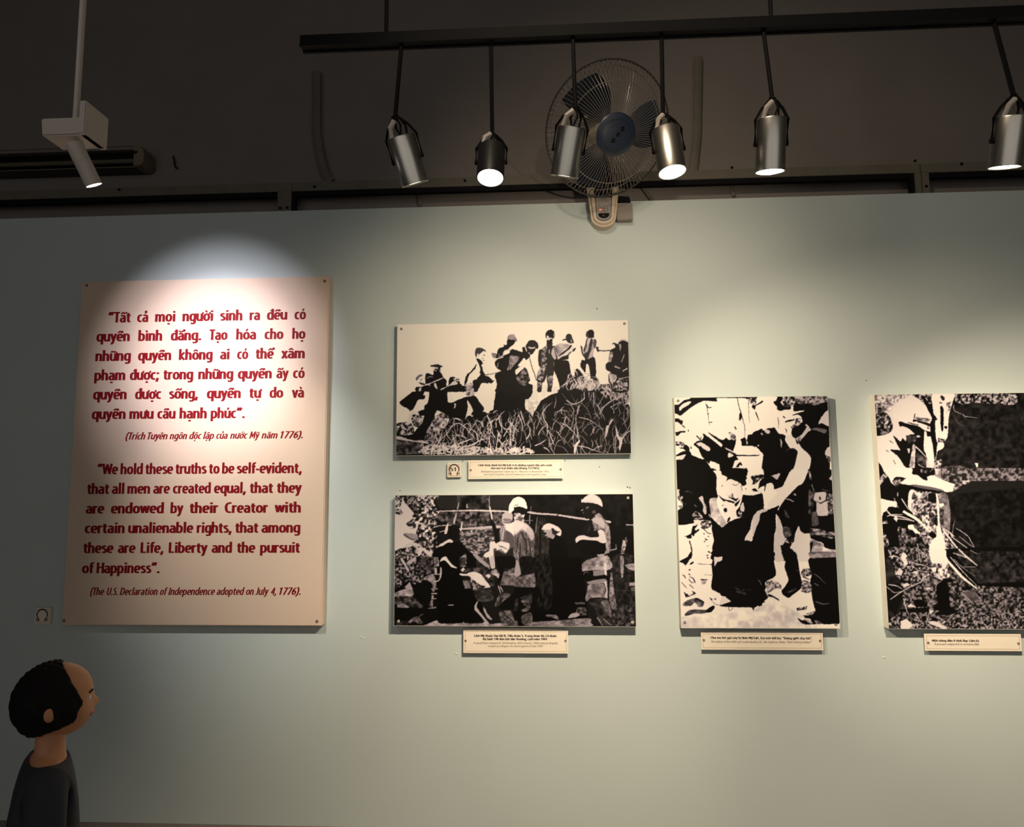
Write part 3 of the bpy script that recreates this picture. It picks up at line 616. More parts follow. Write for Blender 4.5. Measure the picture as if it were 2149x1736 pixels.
D1 = '''
@820 810 8.265
15|100 660 270 650 330 720 400 800 540 900 700 640 760 560 900 470 1000 540 1250 600 1340 520 1450 520 1540 560 1600 450 1700 480 1760 420 2149 420 2149 1230 80 1230 90 900
15|600 0 1000 0 990 60 985 200 1000 290 1080 290 1110 270 1310 190 1440 170 1490 200 1540 280 1620 390 1580 480 1540 560 1450 570 1400 490 1430 440 1420 400 1380 320 1325 250 1340 350 1320 460 1290 560 1260 600 1150 560 1050 560 1000 560 960 500 890 460 820 430 760 500 770 540 740 560 700 640 620 780 540 920 460 950 390 900 400 820 480 720 550 640 580 520 560 520 500 520 470 450 580 410 590 340 640 300 670 100
r 15|1840 -20 2149 -20 2149 1220 1750 1220 1700 800 1690 480 1780 420 1790 300 1810 200
18|460 20 490 60 540 60 590 100 560 160 600 170 580 230 480 240 430 330 380 420 340 430 340 460 300 400 200 350 160 310 155 280 230 220 370 110 440 95 450 30
n 15 225 3 .45|120 650 330 630 400 740 400 830 250 860 120 820
235|350 430 470 450 500 520 560 540 560 600 500 700 410 720 380 640 300 650 290 600
n 20 225 3 .5|380 500 500 520 570 560 540 660 480 720 400 690 360 600
n 20 225 3.5 .62|740 560 880 470 1000 520 1010 620 900 770 740 800 610 820 700 660
245|800 430 870 450 850 490 770 510 790 460
n 20 120 4 .45|95 950 560 980 620 1180 95 1190
210|100 870 200 890 400 950 540 945 660 980 640 1005 500 980 350 965 100 925
245|990 60 1050 150 1110 260 1080 290 1000 290 985 240 1000 210 985 150
225|1100 310 1130 310 1130 350 1110 395 1095 380 1110 345
n 60 225 3 .7|1300 -30 1440 0 1450 100 1440 165 1320 190 1300 120
245|1330 255 1380 320 1430 420 1420 450 1350 520 1320 500 1345 380
240|1410 510 1440 515 1420 540 1395 530
@1070 810 8.265
12|-30 -20 390 -20 395 100 370 180 330 230 270 240 270 400 400 480 500 330 540 260 640 200 720 150 830 120 870 40 900 -20 1500 -20 2040 -20 2050 250 1980 340 2085 370 2105 1230 -30 1230
240|395 0 480 0 480 150 490 240 440 260 330 230 370 180 395 100
240|550 0 670 0 640 100 600 215 560 180
240|735 20 860 10 870 50 820 120 760 130 710 130
g 60 200 245 6 20 2.6|270 240 480 240 520 330 440 420 400 560 350 440 270 420
g 140 160 220 8 26 1.8|1500 -20 2050 -20 2050 330 1980 340 1850 260 1700 240 1560 120
@820 810 8.265
g 270 150 245 12 44 1.35|600 800 1000 560 1540 560 1760 430 2149 420 2149 1200 500 1190
g 420 190 250 4 14 2.2 0|560 1050 900 1000 1500 1050 2149 1080 2149 1195 540 1195
s 235 16|780 1090 840 960 880 850 895 770
s 235 20|1170 1010 1400 920
s 240 22|1310 1055 1450 1010 1560 940 1690 910
s 235 22|1670 500 1720 620 1770 770
s 235 14|1830 1180 1840 1000 1870 850 1930 760
s 235 16|960 850 1020 760 1080 680 1180 650 1290 720 1400 840 1530 970
s 225 14|1080 860 1200 860 1340 915
s 235 14|1700 870 1720 1000 1760 1180
s 230 12|1700 730 1760 820 1800 900
s 230 16|2070 830 2090 700 2120 610
@1070 810 8.265
g 210 110 205 14 50 1.25|0 420 500 330 850 100 1500 0 2050 0 2060 300 2085 380 2100 1180 0 1190
g 120 190 250 4 12 2.2 0|0 1080 200 1050 400 1100 430 1190 0 1190
s 225 16|150 510 210 640 220 790
s 225 16|190 440 230 580 270 700
s 225 18|290 920 340 840 360 770
s 210 14|580 460 640 360 740 290
s 215 20|565 450 600 590 650 680 650 870
s 205 16|490 860 540 760 650 670
s 200 14|820 460 900 420 1040 450
s 205 16|870 640 1000 700 1100 800 1210 940
s 205 12|1150 500 1150 700 1220 920
s 200 20|1165 500 1190 400 1200 300
215|1120 1180 1110 1120 1130 1020 1200 940 1220 960 1160 1060 1135 1180
s 190 14|1200 545 1400 600 1620 760
200|1650 910 1670 700 1720 680 1740 600 1780 570 1790 600 1730 690 1690 830
200|1830 680 1870 780 1900 880 1950 900 1950 990 1910 1110 1890 1100 1900 960 1850 880
s 200 22|1940 930 2010 830 2100 770
s 190 18|1580 400 1760 260 1960 170 2060 165
s 190 14|1740 380 1880 300 2010 270
s 200 18|1450 110 1460 250 1450 380
s 205 18|980 250 1100 320 1280 240 1290 130 1330 30
s 190 16|1090 1050 1260 1050 1440 1110 1630 1170
s 190 14|1420 1130 1520 1060 1620 1040
s 200 16|580 1070 640 1090 700 1160
s 200 18|430 1040 530 1000 640 930
s 190 12|800 780 880 870 950 1010
s 195 14|1520 320 1600 480 1660 610
s 190 16|1550 500 1640 360 1760 270
@820 660 8.265
110|440 1100 480 1060 540 1040 550 1065 500 1090 460 1150 435 1130
90|510 1135 545 1118 545 1135 520 1150
60|490 1180 560 1190 600 1210 590 1235 520 1215
22|430 1322 450 1260 500 1255 540 1260 600 1240 650 1250 650 1330
235|480 1330 500 1270 540 1280 560 1330
18|610 1040 640 1020 700 1040 735 1050 745 1000 720 940 740 900 850 900 860 1000 890 1040 910 1090 970 1150 965 1250 1000 1240 1005 1150 1040 1090 1110 1085 1115 1130 1190 1140 1200 1200 1225 1210 1240 1240 1290 1240 1300 1340 560 1340 560 1250 600 1230 600 1100
45|690 890 740 875 800 865 860 880 905 910 860 922 830 900 740 905 700 912
235|730 915 820 922 815 945 770 945 745 990 720 950
210|770 965 800 965 795 985 765 982
225|840 950 850 960 860 1010 850 1000
s 190 12|630 1110 680 1080 750 1095
235|590 1222 680 1190 800 1140 915 1095 915 1108 810 1155 690 1205 685 1250 660 1225 610 1235
235|750 1200 780 1190 800 1240 815 1295 790 1290 760 1250
225|850 1310 900 1280 1000 1240 1060 1180 1110 1150 1160 1185 1160 1210 1110 1225 1060 1230 960 1270 900 1305
n 60 220 3 .6|1080 1110 1190 1110 1200 1170 1120 1150
65|1465 640 1485 590 1530 575 1590 590 1640 620 1650 655 1620 640 1600 640 1570 670 1540 690 1500 680 1495 730 1480 750 1465 700
140|1520 690 1535 690 1530 720 1515 720
60|1610 700 1632 700 1625 725
90|1585 750 1612 760 1595 775
90|1595 795 1625 790 1615 810
24|1485 775 1530 770 1570 800 1600 850 1570 880 1590 920 1600 980 1630 1030 1640 1060 1700 1080 1750 1120 1770 1150 1790 1140 1780 1170 1740 1200 1700 1180 1690 1200 1640 1190 1580 1190 1550 1240 1500 1340 1440 1340 1430 1230 1420 1170 1460 1130 1490 1130 1530 1080 1560 1040 1540 1010 1560 960 1540 900 1520 840
24|1280 1235 1330 1160 1350 1070 1400 1010 1470 940 1490 860 1460 900 1380 1000 1320 1050 1285 1150
n 90 235 3 .6|1300 1220 1400 1190 1430 1260 1440 1322 1300 1322
s 60 12|1640 1052 1750 1035 1850 1010 1915 980
20|2030 430 2149 440 2149 500 2080 560 2040 600 1960 640 1950 720 2149 640 2149 800 2090 860 2030 960 2149 960 2149 1340 1810 1340 1850 1250 1830 1150 1810 1090 1820 1030 1920 985 1850 940 1810 880 1810 820 1850 770 1790 750 1840 700 1850 640 1880 590 1960 560 1960 520 2010 530
n 120 200 4 .6|2020 420 2030 380 2070 350 2149 345 2149 435 2030 430
235|1770 785 1950 725 1960 745 1780 800
130|1750 670 1830 680 1830 740 1790 760 1760 720
s 190 16|2140 610 2000 620 1955 660 1950 710 1880 730 1880 680
n 90 170 4 .5|2149 720 2100 780 2060 850 2020 970 2100 930 2149 820
200|1860 840 1868 840 1855 920 1840 920
@1070 660 8.265
18|-10 430 0 430 110 465 60 500 20 560 -10 560
n 130 200 4 .5|0 350 60 360 110 400 125 450 120 470 60 440 -5 430
22|0 640 150 635 220 660 215 580 250 565 300 650 350 700 340 750 280 790 260 760 230 770 100 950 95 990 130 1060 120 1100 140 1130 200 1250 230 1340 0 1340
18|-10 900 200 900 390 1340 -10 1340
n 90 190 4 .6|-5 730 80 720 170 740 140 800 60 900 -5 960
n 25 150 3.5 .4|250 920 300 960 330 1060 350 1150 250 1240 150 1180 110 1100 160 1060
245|230 780 245 770 250 850 100 960 100 1020 120 1050 220 950 250 920
35|275 560 290 520 330 460 380 445 440 460 490 510 495 570 480 600 450 590 440 620 400 680 360 700 340 670 300 650 290 600 260 570
200|320 560 380 570 440 560 430 590 380 600 330 592
225|255 570 280 570 300 640 290 652
s 25 12|345 760 380 900 430 1040 470 1150 610 1170
40|510 620 560 600 590 590 640 540 640 500 740 500 740 550 780 545 790 640 830 740 830 800 770 830 760 900 770 980 750 1080 740 1240 720 1300 730 1340 650 1340 660 1240 640 1140 640 1000 635 900 640 1050 600 1160 560 1200 545 1340 480 1340 475 1210 480 1150 465 1120 480 1020 520 920 500 880 490 760 500 650
n 45 180 4 .5|560 600 640 540 640 640 600 670 575 630
n 40 170 3 .4|550 650 640 660 640 880 540 880
190|720 660 740 600 765 560 780 640 790 700 810 760 780 780 750 750 720 700
n 50 190 3.5 .6|520 920 560 880 620 900 600 1000 570 1140 490 1130 480 1030
n 50 180 3 .6|650 1090 740 1060 750 1150 730 1220 690 1250 665 1170
n 60 190 3 .5|480 1180 550 1180 540 1260 490 1260
25|620 390 625 320 660 280 720 270 770 300 780 350 770 400 740 440 730 500 640 510 650 430 630 420
225|635 405 650 365 680 380 680 400 740 410 755 420 700 430 690 450 650 440
200|760 320 770 330 768 390 755 380
150|670 610 700 610 700 680 675 680
n 130 230 5 .6|780 560 840 520 900 500 1040 520 1060 560 980 620 900 680 840 730 800 700
18|780 800 830 790 900 800 1000 800 1030 850 1060 1020 1080 1060 1100 1100 1140 960 1180 950 1240 1000 1300 1100 1400 1150 1450 1140 1480 1080 1540 1130 1550 1230 1600 1340 850 1340 870 1290 840 1150 790 1020 760 940
28|830 790 900 730 1060 650 1090 640 1090 610 1145 570 1130 620 1110 640 1060 660 1020 710 1020 770 960 790 900 800
30|1040 540 1080 530 1050 590 960 660 860 740 850 720 940 640 1010 590
225|835 785 850 740 940 680 1000 640 1110 555 1100 590 1000 700 900 740
45|900 465 930 430 975 420 970 380 1000 340 1060 345 1080 400 1110 490 1060 500 1010 490 980 450 930 450
190|1050 430 1075 450 1075 490 1055 480
60|1320 380 1325 310 1370 275 1420 265 1460 310 1460 390 1440 410 1360 410 1330 390
20|1350 310 1420 270 1455 320 1450 400 1380 400
18|1250 790 1300 800 1310 770 1380 770 1440 730 1480 780 1500 1000 1470 1130 1420 1140 1390 1060 1370 920 1350 860 1325 870 1310 1010 1270 970 1225 890
n 110 200 4 .6|1330 420 1400 410 1450 430 1500 450 1500 500 1450 620 1440 720 1400 760 1310 770 1290 700 1270 620 1310 520
60|1340 420 1355 420 1325 560 1300 650 1270 640 1310 520
50|1400 440 1440 440 1410 600 1360 760 1300 770 1285 680 1350 640
80|1460 430 1500 440 1500 520 1470 600 1450 540
200|1440 600 1460 640 1420 700 1370 760 1380 700
35|1232 540 1260 580 1260 640 1310 770 1270 720 1240 650
40|1490 560 1540 570 1550 620 1730 620 1790 610 1730 635 1550 642 1520 650 1500 600
18|1770 520 1800 490 1840 500 1880 520 1880 470 1920 440 1990 440 2060 500 2065 900 2070 1030 2050 1340 1780 1340 1720 1180 1710 1040 1760 1000 1680 970 1660 880 1700 830 1760 820 1790 700 1730 640 1780 600 1830 570 1810 520
215|1880 470 1930 430 2000 430 2055 475 2040 480 1980 455 1930 460 1890 490
180|1895 520 1920 515 1935 560 1915 640 1905 590
185|1980 690 1992 690 1950 820 1930 825
n 90 200 3 .6|1730 660 1785 660 1770 800 1710 830 1720 740
n 150 225 3 .7|1720 1020 1850 1060 1840 1150 1760 1200 1730 1100
185|1820 890 1920 930 1910 950 1820 920
195|1950 980 2040 920 2040 950 1960 1000
s 190 12|1880 1115 2060 1085
n 20 225 2.5 .4|1760 1180 2050 1130 2040 1322 1800 1322
s 235 26|1350 870 1375 980 1400 1130
s 225 14|1200 950 1290 1060 1400 1200
s 220 16|1110 940 1160 1010 1180 1060
s 220 14|880 1260 1000 1180 1160 1120
g 130 180 235 8 26 2.0|1100 1180 1300 1060 1560 1160 1600 1322 1050 1322
g 90 170 240 10 34 1.4|870 1322 1100 950 1560 1080 2060 1100 2060 1322
'''
D2 = '''
@820 1030 8.265
215|55 75 200 75 240 200 390 370 420 430 490 490 480 620 440 760 560 800 480 840 400 890 300 950 200 1030 150 1080 55 1060
n 20 215 2.5 .45|55 75 195 75 190 210 160 300 215 380 170 420 90 400 55 380
n 20 150 2.5 .4 1.5|200 75 620 75 480 130 450 200 470 330 390 340 330 290 270 230 270 170 220 130
s 200 10|320 240 400 130 440 85
s 180 8|380 300 420 180 470 90
s 190 8|280 200 350 130 400 90
210|450 80 640 75 600 110 500 135
r 38|850 60 2149 50 2149 330 1900 320 850 320 760 180
n 12 80 6 .35|1150 60 1680 60 1700 330 1150 320
n 15 235 3.2 .42|450 130 600 100 850 75 800 160 750 180 790 300 860 400 800 500 800 600 700 620 810 760 790 830 700 900 600 900 440 820 450 740 500 600 400 520 380 420 460 380 450 250
n 35 220 4 .25|280 560 340 520 400 480 440 560 430 640 350 660 300 620 270 580
n 15 130 3 .4|850 380 1950 380 1900 620 1240 620 850 520
205|800 352 950 345 1500 330 2000 345 1990 372 1500 360 1200 360 960 365 800 370
185|1180 650 1250 645 1750 610 1900 605 1890 650 1600 665 1220 680
200|740 630 860 600 1050 590 1050 604 860 615 750 645
190|840 713 1000 668 1000 682 850 724
215|930 745 950 650 985 570 1002 575 975 745
200|1080 575 1130 390 1146 390 1112 575
175|1145 320 1180 200 1190 205 1168 330
215|1190 810 1228 545 1250 545 1212 815
180|1375 600 1382 540 1395 600
160|1310 230 1330 230 1350 300 1310 305
n 40 165 2.6 .4 1.6|1220 700 1760 670 1800 860 1720 900 1700 1000 1600 1100 1400 1090 1300 980 1200 850
28|60 1060 150 1080 240 1000 400 890 470 850 560 800 700 900 780 880 830 980 730 1120 700 1330 60 1330
n 15 200 3.5 .4|60 1050 300 980 470 900 800 880 820 1322 60 1322
150|230 740 240 790 380 860 480 850 440 760 330 740
90|228 740 240 790 380 865 480 850 380 840 260 760
200|240 980 280 930 380 890 500 930 530 970 380 960 330 985
205|480 990 560 990 620 1020 720 1090 690 1120 600 1080 560 1040 520 1110 470 1140
190|170 1130 330 1340 250 1340 150 1160
180|290 1250 430 1140 450 1200 320 1320
150|250 1060 350 1160 230 1120
14|1000 650 1050 600 1130 590 1190 640 1190 760 1170 830 1080 850 1010 790 990 720
20|800 860 830 760 900 730 1000 800 1010 850 900 890 830 920
85|910 900 940 870 990 850 1000 870 930 920
6|820 980 960 930 1080 900 1200 890 1280 980 1400 1080 1440 1110 1520 1150 1500 1340 730 1340 720 1150 740 1060
215|820 965 860 930 980 860 1030 840 1085 880 1060 900 1000 900 900 955 830 975
n 20 150 3 .5|1190 1170 1310 1080 1320 1322 1200 1322
n 20 60 4 .4|1500 1150 1600 1100 1700 1000 1780 1000 1800 1322 1500 1322
150|1430 1120 1480 1090 1600 1200 1720 1310 1660 1322 1560 1250
200|850 1240 880 1180 950 1150 990 1190 1090 1330 1020 1300 930 1210 880 1225
s 150 14|1712 85 1710 270
s 170 10|1660 150 1705 160
225|1700 275 1725 275 1742 330 1768 480 1745 490 1720 330
16|1750 520 1790 540 1830 640 1875 880 1820 910 1790 740 1740 560
r 82|1890 700 1920 610 2000 560 2149 560 2149 1340 1800 1340 1780 1010 1800 920 1900 880
f 175 3|1900 700 1930 620 2010 575 2060 600 1990 700 1950 860 1910 860
185|1925 510 1950 400 2050 340 2110 400 2110 520 2050 555 1960 545
120|1950 500 1990 480 2100 500 2090 540 1990 540
242|2045 360 2060 250 2110 160 2149 130 2170 290 2080 390
235|1920 520 1960 560 2050 570 2149 540 2149 570 2000 590 1940 570
225|2010 590 2149 560 2149 800 2100 740 2030 700 1950 640
215|1720 900 1800 880 1830 920 1900 880 2050 910 2060 990 1990 1090 1880 1020 1840 1050 1830 1000 1780 1020 1800 1200 1810 1340 1740 1340 1700 1150 1620 1200 1590 1170 1630 1090 1710 1040
s 60 14|1880 960 1950 980 2040 1030
s 60 12|1900 1000 1950 1060 1990 1090
60|1590 1150 1650 1150 1640 1200 1700 1180 1650 1240
f 30 2|1810 1040 1990 1110 2060 1020 2149 1000 2149 1340 1820 1340
s 70 12|1960 620 1930 720 1910 850
s 70 12|2010 700 2050 820 2050 900
s 80 12|1985 620 1975 720 1960 830
@1080 1030 8.265
r 12|0 45 2060 45 2110 1340 0 1340
n 8 26 8 .4|400 60 2040 50 2060 700 1700 600 300 300
165|-5 500 160 540 170 620 -5 600
r 78|-5 510 160 540 260 620 320 690 345 800 340 900 350 1340 -5 1340
n 60 120 3 .5 .45|-5 740 100 700 330 720 345 900 350 1340 -5 1340
f 205 3|-5 515 160 545 240 600 310 690 330 760 280 790 200 720 120 680 60 740 -5 760
f 215 2|-5 520 120 540 160 600 100 660 -5 700
f 175 2|200 640 300 690 340 800 300 870 250 800
s 35 26|120 720 160 820 210 900
s 30 20|60 800 50 950 20 1100
s 30 22|190 820 210 1000 200 1300
s 40 22|100 900 90 1100 80 1300
s 30 18|260 900 280 1100 290 1300
18|-5 275 130 285 225 320 180 400 150 440 60 380 -5 380
n 70 200 4 .6|-5 395 70 385 150 430 160 540 60 500 -5 500
235|130 440 180 400 160 460
245|-5 135 60 108 130 120 190 180 220 315 130 285 60 275 -5 285
s 60 10|-5 265 60 245
180|220 370 280 358 400 382 700 402 1180 470 1285 485 1280 516 1000 480 700 432 380 412 220 388
30|730 420 750 415 760 440 735 445
s 120 12|275 360 290 270
s 150 16|265 420 262 580
s 130 10|170 520 320 515
190|1570 512 1680 530 1668 565 1580 548
180|1920 582 2070 588 2070 606 1940 602
n 25 60 5 .4 .4|350 790 440 460 600 620 590 1340 350 1340
s 110 22|365 740 375 600 400 450
10|430 600 460 600 450 1340 430 1340
6|560 830 650 820 720 760 800 790 870 870 940 1010 910 1200 880 1250 620 1340 590 1340 600 1000 620 860
150|500 690 640 680 700 790 660 840 600 810 560 820 530 780 540 740 505 710
25|510 735 540 720 560 750 530 772
60|525 790 560 780 580 810 560 825
205|475 675 500 610 560 570 640 575 740 620 800 670 817 710 800 785 720 760 690 670 640 650 640 675 560 680
35|650 650 700 690 790 715 740 740 700 780 655 740
s 90 8|615 1310 740 1270 860 1230
170|880 1215 980 1190 900 1240
18|1180 420 1190 370 1150 350 1180 320 1160 220 1300 200 1510 270 1460 370 1400 430 1300 490 1220 480
100|1230 300 1270 270 1300 300 1240 322
120|1148 348 1180 320 1200 340 1170 352
75|1340 350 1400 340 1410 390 1350 405
85|1165 375 1210 380 1200 400
210|1160 205 1158 150 1180 155 1220 110 1290 70 1380 65 1460 110 1510 180 1525 285 1450 240 1350 215 1230 205
s 160 6|1190 190 1300 180 1420 210
n 80 165 3 .55 .5|1330 500 1400 450 1520 460 1590 540 1650 660 1665 850 1660 1050 1600 1090 1530 1090 1580 900 1590 850 1560 700 1500 660 1380 700 1360 620 1300 560
175|1340 520 1400 470 1500 470 1565 560 1545 650 1400 560
n 110 160 3 .5|1400 425 1460 390 1520 440 1510 475 1400 465
18|1180 700 1240 560 1330 500 1370 640 1380 700 1440 700 1460 790 1250 790 1150 770
s 70 8|1270 740 1310 600
8|1060 900 1300 860 1440 870 1500 910 1580 905 1560 1090 1300 1120 1150 1050
200|1440 700 1500 670 1560 720 1590 850 1580 905 1500 910 1440 870 1300 860 1200 850 1130 860 1070 905 1052 850 1070 810 1130 780 1220 780 1300 810 1400 810 1470 790
160|1430 1110 1560 1098 1560 1130 1440 1142
s 150 20|1660 1035 1770 1010
s 140 12|1755 930 1765 1010
n 60 180 3 .65|1830 1340 1820 1220 1840 1100 1860 960 1880 850 1900 870 1930 805 1952 870 1910 1050 1900 1150 1880 1340
170|1880 1150 1930 1108 2000 1115 2032 1160 2020 1222 1940 1200 1900 1170
14|1900 1200 2000 1220 2010 1280 1920 1300
165|1900 1330 1960 1275 2040 1240 2085 1300 2088 1340
n 5 110 3 .25|1700 1150 1830 1100 1840 1330 1700 1330
n 90 185 5 .6|1170 1340 1190 1260 1250 1210 1400 1160 1600 1120 1660 1220 1690 1340
@1080 1170 8.265
r 4|345 0 1180 0 1280 1060 700 1100 335 1120
n 4 40 5 .35 .5|360 0 620 0 650 850 480 900 360 800
n 15 60 3 .35|1690 0 2095 0 2115 840 1800 870 1700 700
n 55 130 3 .45|-5 290 90 340 330 270 345 300 352 525 -5 505
150|-5 60 60 60 90 180 110 300 -5 325
n 6 26 4 .4 .5|90 0 335 0 340 260 200 300 120 280
6|-5 510 350 525 360 1190 -5 1195
n 20 80 4 .5|100 700 300 620 300 800 200 790
n 40 120 4 .5|105 750 240 770 280 870 200 960 110 920 200 870
n 45 110 3 .5|120 1110 130 1010 290 960 306 1190 180 1195
s 8 16|110 790 200 800 280 850
s 8 20|140 960 240 940 290 890
n 15 60 4 .5|-5 750 60 700 60 900 -5 950
90|-5 1105 50 1100 60 1195 -5 1195
n 80 150 2.4 .6 1.6|320 1125 700 1100 1290 1055 1315 1130 1315 1200 320 1200
n 15 100 2.6 .35|1690 1000 1800 870 1900 840 2112 840 2122 1200 1700 1200
n 20 120 2.5 .35|1080 870 1240 860 1260 1010 1100 1010
80|1040 782 1220 776 1220 812 1055 815
160|925 1052 980 980 1075 960 1130 1005 1040 1045
s 140 10|1065 990 1085 900
n 60 150 3 .5|540 1000 720 1000 772 1070 740 1088 660 1045 560 1030
n 90 185 5 .65|1175 235 1168 120 1240 60 1400 10 1625 -10 1682 90 1692 180 1600 225 1360 222 1240 245
s 60 8|1240 130 1400 120 1560 60
125|1360 232 1565 220 1592 300 1370 328
205|1550 100 1592 100 1600 345 1560 290
6|1190 250 1350 230 1375 325 1592 312 1590 385 1250 405
s 110 10|1190 300 1240 255 1310 280
130|1260 430 1400 392 1570 372 1602 440 1300 462
n 75 145 5 .55|1290 470 1540 460 1580 600 1570 690 1320 705 1260 760 1225 735 1250 600
185|1545 420 1602 440 1612 705 1560 690 1590 560
10|1590 330 1640 300 1690 420 1640 560
n 15 60 4 .5|1280 760 1560 700 1620 740 1680 900 1690 1090 1700 1195 1530 1195 1420 1000 1400 900 1300 800
n 60 150 4 .55|1500 780 1610 740 1672 900 1680 1040 1600 960
s 130 26|1430 1040 1480 1110 1530 1195
s 120 26|1530 1060 1600 1120 1700 1190
n 60 150 3 .55 .5|1640 620 1662 290 1692 290 1722 560 1772 890 1700 905 1650 780
n 90 165 4 .6|1828 -10 1892 -10 1892 200 1880 345 1850 330
n 110 180 3 .6|1900 130 2087 100 2090 235 1980 212
160|1985 445 2094 428 2096 490 1990 492
90|2010 530 2090 500 2090 590 2030 580
@820 1170 8.265
8|60 0 480 0 730 0 850 80 850 1180 60 1190
4|840 60 1200 190 1260 300 1260 480 1460 600 1560 760 1600 1100 1250 1150 850 1150
n 12 170 3 .35|60 0 450 0 560 200 560 420 420 470 300 400 60 540
n 12 130 3 .3|450 0 760 0 760 250 560 300 500 200
190|200 0 330 245 300 245 165 30
175|290 70 430 -20 450 40 330 125
n 90 180 4 .8|70 625 200 560 350 540 400 620 380 670 300 690 200 710 70 680
n 15 110 3 .4|80 680 380 690 560 850 480 880 70 820
170|240 520 330 425 388 560 300 560
n 100 160 5 .8|110 840 200 798 300 840 310 872 140 872
n 40 140 4 .6|300 1120 400 1040 480 1035 560 1130 500 1160 420 1115 340 1140
s 100 14|480 1050 520 1000 580 990
n 10 70 4 .4|60 1120 300 1100 300 1185 60 1190
n 90 165 3 .75|556 380 640 310 740 310 790 420 780 530 730 530 720 460 640 400
180|765 180 802 180 802 285 758 285
180|858 180 885 180 880 320 862 375 830 422 740 420 740 405 815 400 850 340
175|700 295 890 278 890 293 710 312
165|700 542 820 537 820 554 710 557
170|700 622 812 618 800 642 710 642
160|700 710 792 708 790 724 700 727
n 60 180 3 .6|715 560 760 560 760 600 720 605
160|710 660 742 655 747 715 712 722
n 60 160 3 .6|700 740 735 740 730 860 660 835
175|655 880 785 862 788 880 655 892
n 40 170 3 .6|755 0 825 0 840 155 750 155
n 20 90 4 .4|1190 0 1310 0 1290 120 1200 180
215|850 80 880 20 950 -20 990 30 1060 120 1150 178 1130 190 1050 165 990 100 930 50
s 180 12|990 830 1090 830
n 15 90 4 .4|1240 200 1720 180 1800 480 1720 480 1560 280 1300 260
200|1210 220 1260 170 1290 210 1250 250
210|1200 300 1200 280 1300 290 1380 260 1450 250 1560 290 1640 390 1720 490 1720 520 1600 540 1450 580 1430 520 1500 480 1400 400 1370 330 1240 320
n 30 150 3 .4|1370 330 1420 380 1560 480 1650 500 1600 540 1450 580 1440 520 1380 430
n 90 130 3 .5|1245 400 1360 400 1390 540 1290 540
n 18 70 4 .5 1.5|1440 592 1720 520 1765 620 1782 740 1600 770 1500 740
170|1450 870 1480 790 1520 750 1490 860 1560 960 1700 1140 1710 1175 1660 1150 1540 1000 1470 930
165|1600 860 1640 900 1680 980 1760 1070 1740 1085 1670 1040 1620 930
s 150 40|1500 -10 1600 80 1720 200
180|1740 -20 1792 -20 1812 170 1750 180 1715 60
n 90 185 4 .7|1740 250 1820 198 1890 300 1880 370 1820 320 1755 290
205|1645 320 1690 288 1742 320 1700 366
10|1810 -10 2149 -10 2149 200 1980 190 1900 300 1850 180
n 60 120 3 .6|1900 480 1960 260 2149 170 2149 490
140|2030 290 2149 270 2149 310 2050 310
s 6 44|1850 450 1910 320 1960 110
s 200 16|1865 490 1890 560 1915 640
s 190 16|1900 500 1930 560 1950 610
n 35 110 4 .5|1800 840 1880 650 2060 620 2080 700 2050 830 2000 880 1850 850
s 10 16|1920 700 1900 800
8|1850 860 2149 600 2149 900 1950 920
n 40 115 3 .55|1880 960 2070 920 2149 1100 2149 1200 1950 1160
s 15 16|1960 1000 2060 1060 2149 1140
n 110 175 2.2 .65 1.8|640 1160 800 1090 870 1150 1240 1140 1250 1085 1290 1140 1560 1150 1640 1110 1710 1160 1900 1140 1950 1195 600 1200
s 110 12|70 1190 640 1185
'''
